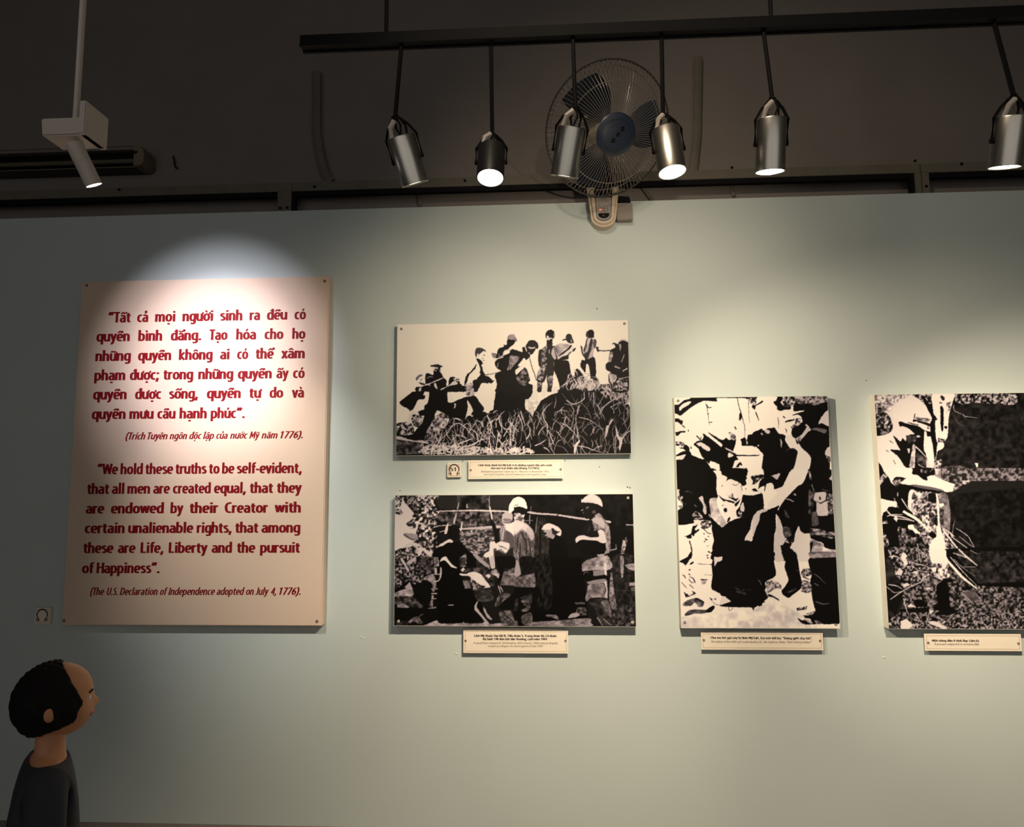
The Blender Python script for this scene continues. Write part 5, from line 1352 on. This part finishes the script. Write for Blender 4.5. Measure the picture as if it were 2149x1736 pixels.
# ---------------------------------------------------------------- spotlights
def axis_rot(ax): return Vector((0, 0, -1)).rotation_difference(Vector(ax).normalized())
def spot(name, parent, energy, col, size, blend, off, radius=.025, rot=None):
    ld = bpy.data.lights.new(name, 'SPOT'); ld.energy = energy; ld.color = col; ld.spot_size = math.radians(size); ld.spot_blend = blend
    ld.shadow_soft_size = radius
    o = bpy.data.objects.new(name, ld); C.objects.link(o); o.parent = parent; o.location = off
    if rot is not None: o.rotation_mode = 'QUATERNION'; o.rotation_quaternion = rot
    return o
R_CAN = .039
def can(pt, ax, label, m, lens, energy, Lc=.125, col=WARM, size=128, blend=.7, top=None, seed=0, recess=.004, r=R_CAN, beam=None):
    """pt: centre of the mouth; ax: the way it points"""
    q = axis_rot(ax); t = empty('spotlight', pt, label, 'lamp', 'cans on the lighting track', q)
    bm = bmesh.new()
    lathe(bm, [(r*.93, .0), (r, .0), (r, Lc), (r*.97, Lc+.003), (0, Lc+.003)], 48)
    lathe(bm, [(r*.93, 0), (r*.90, recess+.004)], 48)
    cb = link('can_body', mesh(bm, 'can', True), m, t)
    bm = bmesh.new(); lathe(bm, [(r*.90, recess), (r*.6, recess-.001), (0, recess-.0015)], 40); bmesh.ops.reverse_faces(bm, faces=bm.faces[:])
    link('lens', mesh(bm, 'lens', True), lens, cb)
    for s in (-1, 1):   # yoke arm: a bent strip up each side
        bm = bmesh.new()
        tube(bm, [(s*(r+.004), 0, Lc*.55), (s*(r+.005), 0, Lc*1.02), (s*(r*.75), 0, Lc+.03), (s*r*.3, 0, Lc+.05), (0, 0, Lc+.055)], .0035, 8)
        for v in bm.verts: v.co.y *= 2.0
        ya = link('yoke_arm', mesh(bm, 'yoke', True), M['black'], t)
        bm = bmesh.new(); lathe(bm, [(.007, 0), (.007, .006), (0, .007)], 12, Matrix.Translation((s*(r+.001), 0, Lc*.55)) @ Matrix.Rotation(s*math.pi/2, 4, 'Y'))
        link('knob', mesh(bm, 'knob', True), M['black'], ya)
    bm = bmesh.new(); rnd = random.Random(seed)
    for k in range(4):
        a = k*1.6; tube(bm, [(.018*math.cos(a), .018*math.sin(a), Lc+.002), (.022*math.cos(a+.4), .02*math.sin(a+.4), Lc+.03), (.006*math.cos(a), .006*math.sin(a), Lc+.06)], .003, 6)
    cbl = link('cable', mesh(bm, 'cable', True), M['black'], t)
    bm = bmesh.new(); tube(bm, [(-.024, -.01, Lc+.004), (-.020, -.016, Lc+.03), (-.004, -.012, Lc+.046)], .0075, 8)
    link('cable_sleeve', mesh(bm, 'sleeve', True), M['white'], cbl)
    # hanger up to the track
    top_w = Vector(pt) + q @ Vector((0, 0, Lc+.055)); tr = Vector((top_w.x, YL, TRACK_Z+.006)); qi = q.inverted()
    a = qi @ (top_w-Vector(pt)); b = qi @ (tr-Vector(pt)); bm = bmesh.new()
    tube(bm, [a, a+(b-a)*.3, b], .006, 8); link('stem', mesh(bm, 'stem', True), M['black'], t)
    spot('spotlight_beam', t, energy, col, size, blend, (0, 0, -.006), rot=None if beam is None else (qi @ axis_rot(beam)))
    return t
TRACK_Z = 2.86
YL = 1.80
def mouth(x, y): return at(x, y, YL)
tk = empty('lighting_track', (.45, YL+.0, TRACK_Z), 'black ceiling track that carries the row of spotlights', 'track')
bm = bmesh.new(); abox(bm, -1.15, 1.45, -.017, .017, .002, .034, .002); abox(bm, -1.15, 1.45, -.019, -.012, -.002, .004); abox(bm, -1.15, 1.45, .012, .019, -.002, .004)
link('track_rail', mesh(bm, 'rail'), M['black'], tk)
for x in (-.9, .2, 1.2):
    bm = bmesh.new(); tube(bm, [(x, 0, .034), (x, 0, 4.5-TRACK_Z-.001)], .006, 8); link('suspension_rod', mesh(bm, 'rod', True), M['black'], tk)
def beam(x, y, tx, tz): p = mouth(x, y); return (Vector((tx, 3.2, tz))-p).normalized()
can(mouth(871.5, 386), (.24, .39, -.89), 'brushed steel spotlight tilted to the right, leftmost of the steel cans', M['chrome'], M['lensd'], 305, seed=1, size=52, blend=1, beam=beam(871.5, 386, 1.54, 1.69))
can(mouth(1029, 374), (-.02, -.26, -1), 'black spotlight with glowing lens between the two tilted steel cans', M['blackcan'], M['lens'], 5, Lc=.10, seed=2)
can(mouth(1184, 371), (-.17, .36, -.90), 'brushed steel spotlight tilted to the left in front of the fan cage', M['chrome'], M['lensd'], 74, seed=3, size=77.7, blend=1, beam=beam(1184, 371, -.45, 2.0))
can(mouth(1411, 361.5), (.10, -.09, -1), 'brushed steel spotlight with wide glowing lens, right of the fan', M['chrome'], M['lens'], 400, seed=4, size=80, blend=1, beam=beam(1411, 361.5, -.03, .26))
can(mouth(1616, 361), (0.0, .24, -1), 'upright brushed steel spotlight with thin glowing lens, rightmost in the photograph', M['chrome'], M['lens'], 78, Lc=.135, seed=5, size=86.8, blend=1, beam=beam(1616, 361, .40, 2.39))
# ---- white spotlight on its driver box, upper left
q = axis_rot((.27, .42, -.87)); p0 = at(197.5, 389, YL)
ws = empty('white_spotlight', p0, 'slim white spotlight hanging from its white box at the upper left', 'lamp', None, q); r = .0225
bm = bmesh.new(); lathe(bm, [(r*.9, 0), (r, 0), (r, .066), (r*.975, .0665), (r*.975, .068), (r, .0685), (r, .112), (r*.8, .122), (0, .124)], 40)
lathe(bm, [(r*.9, 0), (r*.85, .006)], 40); link('can_body', mesh(bm, 'wcan', True), M['white'], ws)
bm = bmesh.new(); lathe(bm, [(r*.9, .0), (r*.6, -.001), (0, -.0015)], 32); bmesh.ops.reverse_faces(bm, faces=bm.faces[:]); link('lens', mesh(bm, 'wlens', True), M['lensw'], ws)
qi = q.inverted(); j0 = Vector((0, 0, .112)); j1w = at(170, 306, YL); j1 = qi @ (j1w-p0); j2 = qi @ (at(169, 298, YL)-p0)
bm = bmesh.new(); tube(bm, [j0, j0+(j1-j0)*.6, j1, j2], [.010, .009, .009, .0085], 14); link('neck', mesh(bm, 'neck', True), M['white'], ws)
spot('spotlight_beam', ws, 118, (1, .92, .82), 52, 1, (0, 0, -.006), .015, rot=qi @ axis_rot(Vector((-1.41, 3.2, 1.54))-p0))
A = at(98, 300, YL); top = at(170, 299, YL)
box_ = empty('driver_box', (top.x-.02, YL, top.z), 'white plastic driver box above the slim white spotlight', 'box')
bm = bmesh.new()
r_ = bmesh.ops.create_cube(bm, size=1)
for v in r_['verts']:
    lowz = v.co.z < 0
    v.co = Vector((v.co.x*.135, v.co.y*(.10 if not lowz else .085), v.co.z*.05+.025))
bmesh.ops.bevel(bm, geom=bm.edges[:], offset=.004, segments=2, affect='EDGES')
link('box_body', mesh(bm, 'box', True), M['white'], box_)
bm = bmesh.new(); abox(bm, .045, .066, -.05, .05, .0, .10, .003); link('side_plate', mesh(bm, 'plate'), M['white'], box_)
bm = bmesh.new(); tube(bm, [(0, 0, .05), (0, 0, 4.5-top.z-.001)], .009, 10); link('hanging_rod', mesh(bm, 'rod', True), M['white'], box_)
# ---- one more spotlight of the same row, beyond the photograph's edges
can(at(2108, 352, YL), (-.02, .30, -1), 'brushed steel spotlight beyond the right edge above the helmet picture', M['chrome'], M['lens'], 330, seed=6, size=88, blend=1, beam=beam(2108, 352, 2.8, .65))
tk2 = bm = bmesh.new(); abox(bm, 1.45, 2.6, -.017, .017, .002, .034, .002); link('track_rail', mesh(bm, 'rail'), M['black'], tk)
def offspot(loc, target, label, energy, col, size, blend, r=.03, soft=.02):  # unseen lamps added for the board's bright patch and the upper-wall glow
    ax = (Vector(target)-Vector(loc)).normalized(); q = axis_rot(ax)
    t = empty('unseen_ceiling_spotlight', loc, label, 'lamp', None, q)
    bm = bmesh.new(); lathe(bm, [(r*.9, 0), (r, 0), (r, .12), (0, .13)], 32); lathe(bm, [(r*.9, 0), (r*.85, .01)], 32); link('can_body', mesh(bm, 'c', True), M['white'], t)
    bm = bmesh.new(); lathe(bm, [(r*.88, .006), (0, .006)], 24); bmesh.ops.reverse_faces(bm, faces=bm.faces[:]); link('lens', mesh(bm, 'l'), M['lensw'], t)
    qi = q.inverted(); a = Vector((0, 0, .125)); b = qi @ (Vector((loc[0], loc[1]-.1, 4.499))-Vector(loc))
    bm = bmesh.new(); tube(bm, [a, b], .008, 8); link('hanging_rod', mesh(bm, 'r', True), M['white'], t)
    spot('spotlight_beam', t, energy, col, size, blend, (0, 0, -.006), soft)
    return t
ot = offspot((-1.62, 1.30, 3.15), (-1.65, 3.2, 2.22), 'unseen white ceiling spotlight added left of the view, aimed at the quotation board', 223, COOL, 38, 1.0)
spot('spotlight_beam', ot, 260, COOL, 28, 1, (0, 0, -.006), .015)
offspot((-.25, .55, 3.75), (.90, 3.2, 2.50), 'unseen white fill spotlight added above the view, aimed at the upper wall by the fan', 95, WARM, 77.7, 1.0, r=.06, soft=.10)
# ---------------------------------------------------------------- wall fan
FY = 2.93
fc = at(1276, 275, FY); hubp = at(1296, 284, FY-.10)
nrm = (hubp-fc).normalized(); R = .292
base = at(1266, 448, 3.205)
fan = empty('wall_fan', (base.x, YW, base.z), 'wall-mounted fan with round wire cage and cream control panel with red light', 'fan')
O = fan.location
qf = Vector((0, 0, 1)).rotation_difference(nrm); MF = Matrix.Translation(fc-O) @ qf.to_matrix().to_4x4()
def ring(bm, rad, z, tr, n=72, m=6):
    prev = None; first = None
    for i in range(n+1):
        if i == n: cur = first
        else:
            a = 2*math.pi*i/n; c = Vector((rad*math.cos(a), rad*math.sin(a), z)); e = Vector((math.cos(a), math.sin(a), 0))
            cur = [bm.verts.new(MF @ (c+e*tr*math.cos(t)+Vector((0, 0, 1))*tr*math.sin(t))) for t in [2*math.pi*k/m for k in range(m)]]
            first = first or cur
        if prev:
            for k in range(m): bm.faces.new((prev[k], prev[(k+1) % m], cur[(k+1) % m], cur[k]))
        prev = cur
prof_f = [(.088, .106), (.14, .100), (.20, .082), (.25, .052), (.28, .022), (R, 0)]
prof_b = [(.05, -.085), (.12, -.08), (.20, -.062), (.26, -.035), (R-.002, -.004)]
for side, pr_, nw in (('front', prof_f, 96), ('rear', prof_b, 72)):
    for k in range(nw):
        a = 2*math.pi*k/nw; sw = .10 if side == 'front' else -.1
        bm = bmesh.new(); n_ = len(pr_)
        tube(bm, [MF @ Vector((r*math.cos(a+sw*i/n_), r*math.sin(a+sw*i/n_), z)) for i, (r, z) in enumerate(pr_)], .0011, 4)
        link('cage_wire', mesh(bm, 'wire'), M['wire'], fan)
bm = bmesh.new(); ring(bm, R, -.002, .0042); link('rim_ring', mesh(bm, 'rim', True), M['dwire'], fan)
for rr, zz in ((.215, .0755), (.268, -.03)):
    bm = bmesh.new(); ring(bm, rr, zz, .0016); link('cage_ring', mesh(bm, 'ring', True), M['wire'], fan)
bm = bmesh.new(); lathe(bm, [(.088, .100), (.092, .108), (.086, .113), (.06, .118), (.0, .121)], 48, MF); hubo = link('hub_badge', mesh(bm, 'hub', True), M['hub'], fan)
bm = bmesh.new(); ring(bm, .066, .1178, .0010); link('badge_ring', mesh(bm, 'bring', True), M['dwire'], hubo)
# slanting dark mark on the badge
bm = bmesh.new()
for (u, v, rr) in ((-.004, -.026, .0085), (.004, .004, .0085), (.012, .032, .0085)):
    M2 = MF @ Matrix.Translation((u, v, .1185)); vs1 = [bm.verts.new(M2 @ Vector((rr*math.cos(t), rr*1.25*math.sin(t), .0028))) for t in [2*math.pi*k/18 for k in range(18)]]
    vs2 = [bm.verts.new(M2 @ Vector((rr*.38*math.cos(t), rr*.4*math.sin(t), .0028))) for t in [2*math.pi*k/18 for k in range(18)]]
    for k in range(18): bm.faces.new((vs1[k], vs1[(k+1) % 18], vs2[(k+1) % 18], vs2[k]))
bmesh.ops.recalc_face_normals(bm, faces=bm.faces[:]); link('badge_mark', mesh(bm, 'mark'), M['black'], hubo)
for k in range(3):
    a0 = 2*math.pi*k/3+.35; bm = bmesh.new(); rows = []
    for i in range(9):
        rr = .04+.215*i/8; w = math.radians(58)*(.55+.45*math.sin(math.pi*i/8*.9)); row = []
        for j in range(7): t = a0-w/2+w*j/6+.25*i/8; row.append(bm.verts.new(MF @ Vector((rr*math.cos(t), rr*math.sin(t), .028-.05*j/6))))
        rows.append(row)
    fs = [bm.faces.new((rows[i][j], rows[i][j+1], rows[i+1][j+1], rows[i+1][j])) for i in range(8) for j in range(6)]
    bmesh.ops.solidify(bm, geom=fs, thickness=.0025)
    link('fan_blade', mesh(bm, 'blade', True), M['blade'], fan)
bm = bmesh.new(); lathe(bm, [(0, .05), (.035, .045), (.042, .0), (.05, -.06), (.075, -.09), (.082, -.15), (.07, -.20), (0, -.215)], 40, MF); link('motor_housing', mesh(bm, 'motor', True), M['cream'], fan)
# neck and pedestal on the wall
mb = MF @ Vector((0, 0, -.15))
bm = bmesh.new(); tube(bm, [mb+Vector((0, 0, -.02)), Vector((mb.x*.6, mb.y+.04, mb.z-.13)), Vector((0.0, -.09, .17)), Vector((0, -.065, .07))], [.03, .032, .04, .045], 20); link('neck', mesh(bm, 'neck', True), M['black'], fan)
def basepoly(w, h0, h1, n=12, tp=1.06):
    pts = [(-w*tp, h1), (w*tp, h1)]
    for i in range(n+1):
        a = math.pi*i/n; pts.append((w*.93*math.cos(a), h0+w*.34*(1-math.sin(a)) if False else h0+.018-.018*math.sin(a)))
    return pts
zc = base.z
zb, zt = at(1266, 476, 3.19).z-zc, at(1266, 405, 3.19).z-zc+.03
wb = (at(1297, 440, 3.19).x-at(1236, 440, 3.19).x)/2
def shield(w0, w1, z0, z1, rnd, n=14):
    pts = [(-w1, z1), (w1, z1)]
    pts += [(w0*math.cos(a)*1.0, z0+rnd-rnd*math.sin(a)) for a in [math.pi*i/n for i in range(n+1)]]
    return pts
bm = bmesh.new(); prism(bm, shield(wb*.86, wb*1.10, zb, zt, .05), -.066, -.001)
bmesh.ops.bevel(bm, geom=[e for e in bm.edges if all(v.co.y < -.05 for v in e.verts)], offset=.012, segments=3, affect='EDGES')
ped = link('pedestal', mesh(bm, 'pedestal', True), M['cream'], fan)
s_ = wb/.069
bm = bmesh.new(); prism(bm, shield(.036*s_, .043*s_, zb+.024, zt-.02, .026), -.0675, -.060); link('panel_trim', mesh(bm, 'trim', True), M['bluegrey'], ped)
bm = bmesh.new(); prism(bm, shield(.0305*s_, .0375*s_, zb+.031, zt-.025, .021), -.069, -.060); link('control_panel', mesh(bm, 'panel', True), M['greypl'], ped)
zw = zb+.0375
bm = bmesh.new(); prism(bm, shield(.0255*s_, .0265*s_, zw, zw+.026, .017), -.070, -.062); link('receiver_window', mesh(bm, 'window', True), M['black'], ped)
def dot(x, z, rr, m, name, y=-.0692):
    bm = bmesh.new(); lathe(bm, [(rr, 0), (rr*.8, .0012), (0, .0016)], 12, Matrix.Translation((x, y, z)) @ Matrix.Rotation(math.pi/2, 4, 'X')); link(name, mesh(bm, name, True), m, ped)
dot(-.002, zw+.0135, .0016, M['led'], 'indicator_light', -.0702)
dot(-.0165, zw+.044, .0046, M['led'], 'indicator_light')
for (x, z) in [(.001, .042), (.018, .042), (-.0165, .057), (.001, .057), (.018, .057), (-.024, .073), (-.008, .073), (.008, .073), (.024, .073)]:
    dot(x, zw+z, .0014, M['black'], 'push_button')
bm = bmesh.new()
for (x0, x1, z) in [(-.019, -.007, .031), (-.003, .016, .031), (-.022, -.011, .050), (-.004, .006, .050), (.012, .023, .050), (-.004, .006, .036), (.012, .023, .036), (-.026, -.020, .069), (-.024, -.018, .084), (-.012, -.002, .084), (.002, .012, .084), (.016, .026, .084), (-.014, .016, .099)]:
    abox(bm, x0, x1, -.0694, -.0688, zw+z-.0009, zw+z+.0009)
link('panel_print', mesh(bm, 'print'), M['black'], ped)
jb = at(1311, 441, 3.2); jx = (at(1327, 441, 3.2).x-at(1294, 441, 3.2).x)/2
sb = empty('junction_box', (jb.x, YW, at(1311, 461, 3.2).z), 'small painted junction box on the partition, right of the fan pedestal', 'box')
bm = bmesh.new(); abox(bm, -jx, jx, -.042, -.001, 0, .088, .003); link('box_body', mesh(bm, 'box'), M['boxpaint'], sb)
bm = bmesh.new(); prism(bm, [(-.035, .089), (.030, .089), (.022, .115), (-.03, .12)], -.05, -.004); link('plug', mesh(bm, 'plug'), M['black'], sb)
# ---------------------------------------------------------------- visitor at the lower left
PY = 1.62
hc = at(106, 1472, PY)
vis = empty('person', (hc.x, PY, 0), 'small person at the lower left corner, black hair, dark shirt, turned towards the wall', 'person')
vis.rotation_euler = (0, 0, math.radians(38))
def skin_mesh(verts, edges, radii, root=0, sub=2):
    me = bpy.data.meshes.new('sk'); me.from_pydata(verts, edges, []); o = bpy.data.objects.new('sk', me); C.objects.link(o)
    md = o.modifiers.new('s', 'SKIN'); sv = me.skin_vertices[0].data
    for i, r in enumerate(radii): sv[i].radius = r if isinstance(r, tuple) else (r, r)
    sv[root].use_root = True
    s2 = o.modifiers.new('d', 'SUBSURF'); s2.levels = sub; s2.render_levels = sub
    bpy.context.view_layer.update()
    out = bpy.data.meshes.new_from_object(o.evaluated_get(bpy.context.evaluated_depsgraph_get())); bpy.data.objects.remove(o); bpy.data.meshes.remove(me)
    out.shade_smooth(); return out
H0 = hc.z-.083      # chin height
def head_bm():
    bm = bmesh.new(); bmesh.ops.create_uvsphere(bm, u_segments=48, v_segments=36, radius=1)
    for v in bm.verts:
        x, y, z = v.co
        X, Y, Z = x*.083, y*.069, z*.088
        if z < 0: k = 1-.38*(-z)**1.5; Y *= k; X = X*(1-.12*(-z)) + .020*(-z)*(x > 0)*x
        if x > .3:                                   # face front, +x
            f = (x-.3)/.7; X -= .006*f*(1-abs(z))
            g = math.exp(-(y/.17)**2)
            X += .012*g*math.exp(-((z+.18)/.13)**2)*(x > .75)          # nose
            X += .004*g*math.exp(-((z+.47)/.10)**2)                    # lips
            X += .006*g*math.exp(-((z+.80)/.14)**2)                    # chin
            X -= .005*math.exp(-((abs(y)-.36)/.16)**2)*math.exp(-((z-.02)/.11)**2)  # sockets
        v.co = Vector((X, Y, Z))
    return bm
hd = head_bm(); head_me = mesh(hd, 'head', True)
# one continuous body: torso, neck, arms, legs
zs = H0-.045
Vt = [(0, 0, .54), (0, 0, .66), (0, 0, .76), (0, 0, zs-.03), (.004, 0, zs+.005), (.006, 0, H0+.03),
      (0, .075, zs-.035), (0, .115, zs-.06), (.0, .135, zs-.24), (.055, .125, zs-.42), (.07, .12, zs-.48),
      (0, -.075, zs-.035), (0, -.115, zs-.06), (.0, -.135, zs-.24), (.055, -.125, zs-.42), (.07, -.12, zs-.48),
      (0, .06, .47), (0, .065, .28), (-.01, .065, .07), (.07, .07, .03), (0, -.06, .47), (0, -.065, .28), (-.01, -.065, .07), (.07, -.07, .03)]
Ed = [(0, 1), (1, 2), (2, 3), (3, 4), (4, 5), (3, 6), (6, 7), (7, 8), (8, 9), (9, 10), (3, 11), (11, 12), (12, 13), (13, 14), (14, 15), (0, 16), (16, 17), (17, 18), (18, 19), (0, 20), (20, 21), (21, 22), (22, 23)]
Rd = [(.075, .10), (.068, .085), (.072, .09), (.058, .07), .034, .034, .038, .034, .026, .019, .022, .038, .034, .026, .019, .022, .058, .040, .027, .026, .058, .040, .027, .026]
body = skin_mesh(Vt, Ed, Rd)
bm = bmesh.new(); bm.from_mesh(body)
hb = bmesh.new(); hb.from_mesh(head_me)
for v in hb.verts: v.co += Vector((.012, 0, hc.z))
tmp = bpy.data.meshes.new('t'); hb.to_mesh(tmp); hb.free(); bm.from_mesh(tmp)
for s in (-1, 1):
    r_ = bmesh.ops.create_uvsphere(bm, u_segments=12, v_segments=8, radius=1)
    for v in r_['verts']: v.co = Vector((v.co.x*.012-.002, v.co.y*.006+s*.0715, v.co.z*.018+hc.z-.012))
def finger_chain(side):
    w = Vector((.075, side*.12, zs-.50)); out = []
    for f in range(5):
        dx = (-.020+.010*f) if f < 4 else -.026; l = (.030, .036, .038, .033, .026)[f]
        b0 = w+Vector((dx+.005, 0, -.002 if f < 4 else .012)); out.append([b0, b0+Vector((.002 if f < 4 else -.008, -side*.003, -l*.5)), b0+Vector((.006 if f < 4 else -.008, -side*.010, -l))])
    return out
for side in (1, -1):
    for ch in finger_chain(side): tube(bm, ch, [.0062, .0056, .0042], 8)
me_b = bpy.data.meshes.new('body'); bm.to_mesh(me_b); bm.free(); me_b.shade_smooth()
link('body', me_b, M['skin'], vis)
# hair cap: back and top of the head, hairline leaving the forehead bare
bm = bmesh.new(); bmesh.ops.create_uvsphere(bm, u_segments=110, v_segments=80, radius=1)
def _ss(t): t = min(1, max(0, t)); return t*t*(3-2*t)
for v in bm.verts:
    x, y, z = v.co; hl = .60-.50*max(z, 0)-.45*max(-z, 0)
    k = 1-.22*max(_ss((x-hl)/.14), _ss((-.60+.30*x-z)/.12))
    n1 = .0022*math.sin(23*x+5*z)*math.sin(19*y+7*z)
    v.co = Vector(((x*.0905*k+.010-.004*z)+x*n1, y*.0755*k+y*n1, z*.0930*k+.002+z*n1+hc.z))
link('hair', mesh(bm, 'hair', True), M['hair'], vis)
for s in (-1, 1):
    bm = bmesh.new(); bmesh.ops.create_uvsphere(bm, u_segments=16, v_segments=10, radius=.0085, matrix=Matrix.Translation((.0755, s*.027, hc.z+.001))); link('eye', mesh(bm, 'eye', True), M['eye'], vis)
    bm = bmesh.new(); bmesh.ops.create_uvsphere(bm, u_segments=12, v_segments=8, radius=.0046, matrix=Matrix.Translation((.0800, s*.027, hc.z+.001))); link('iris', mesh(bm, 'iris', True), M['hair'], vis)
    bm = bmesh.new(); tube(bm, [(.083, s*.015, hc.z+.016), (.085, s*.027, hc.z+.019), (.078, s*.038, hc.z+.016)], .0022, 6); link('eyebrow', mesh(bm, 'brow', True), M['hair'], vis)
bm = bmesh.new(); tube(bm, [(.084, -.018, hc.z-.043), (.0905, 0, hc.z-.041), (.084, .018, hc.z-.043)], [.002, .0042, .002], 8); link('lips', mesh(bm, 'lips', True), M['lip'], vis)
Vs = [(0, 0, .56), (0, 0, .68), (0, 0, .78), (0, 0, zs-.035), (.002, 0, zs-.012), (0, .08, zs-.035), (0, .12, zs-.06), (0, .134, zs-.17), (0, -.08, zs-.035), (0, -.12, zs-.06), (0, -.134, zs-.17)]
Es = [(0, 1), (1, 2), (2, 3), (3, 4), (3, 5), (5, 6), (6, 7), (3, 8), (8, 9), (9, 10)]
link('shirt', skin_mesh(Vs, Es, [(.088, .115), (.082, .10), (.084, .103), (.068, .082), (.048, .05), .048, .045, .044, .048, .045, .044]), M['shirt'], vis)
Vs = [(0, 0, .575), (0, .06, .50), (0, .066, .36), (0, -.06, .50), (0, -.066, .36)]
link('shorts', skin_mesh(Vs, [(0, 1), (1, 2), (0, 3), (3, 4)], [(.086, .108), .068, .062, .068, .062]), M['shorts'], vis)
for s in (-1, 1):
    link('shoe', skin_mesh([(-.03, s*.067, .04), (.03, s*.069, .034), (.085, s*.072, .028)], [(0, 1), (1, 2)], [(.038, .036), (.036, .032), (.034, .026)]), M['shoe'], vis)
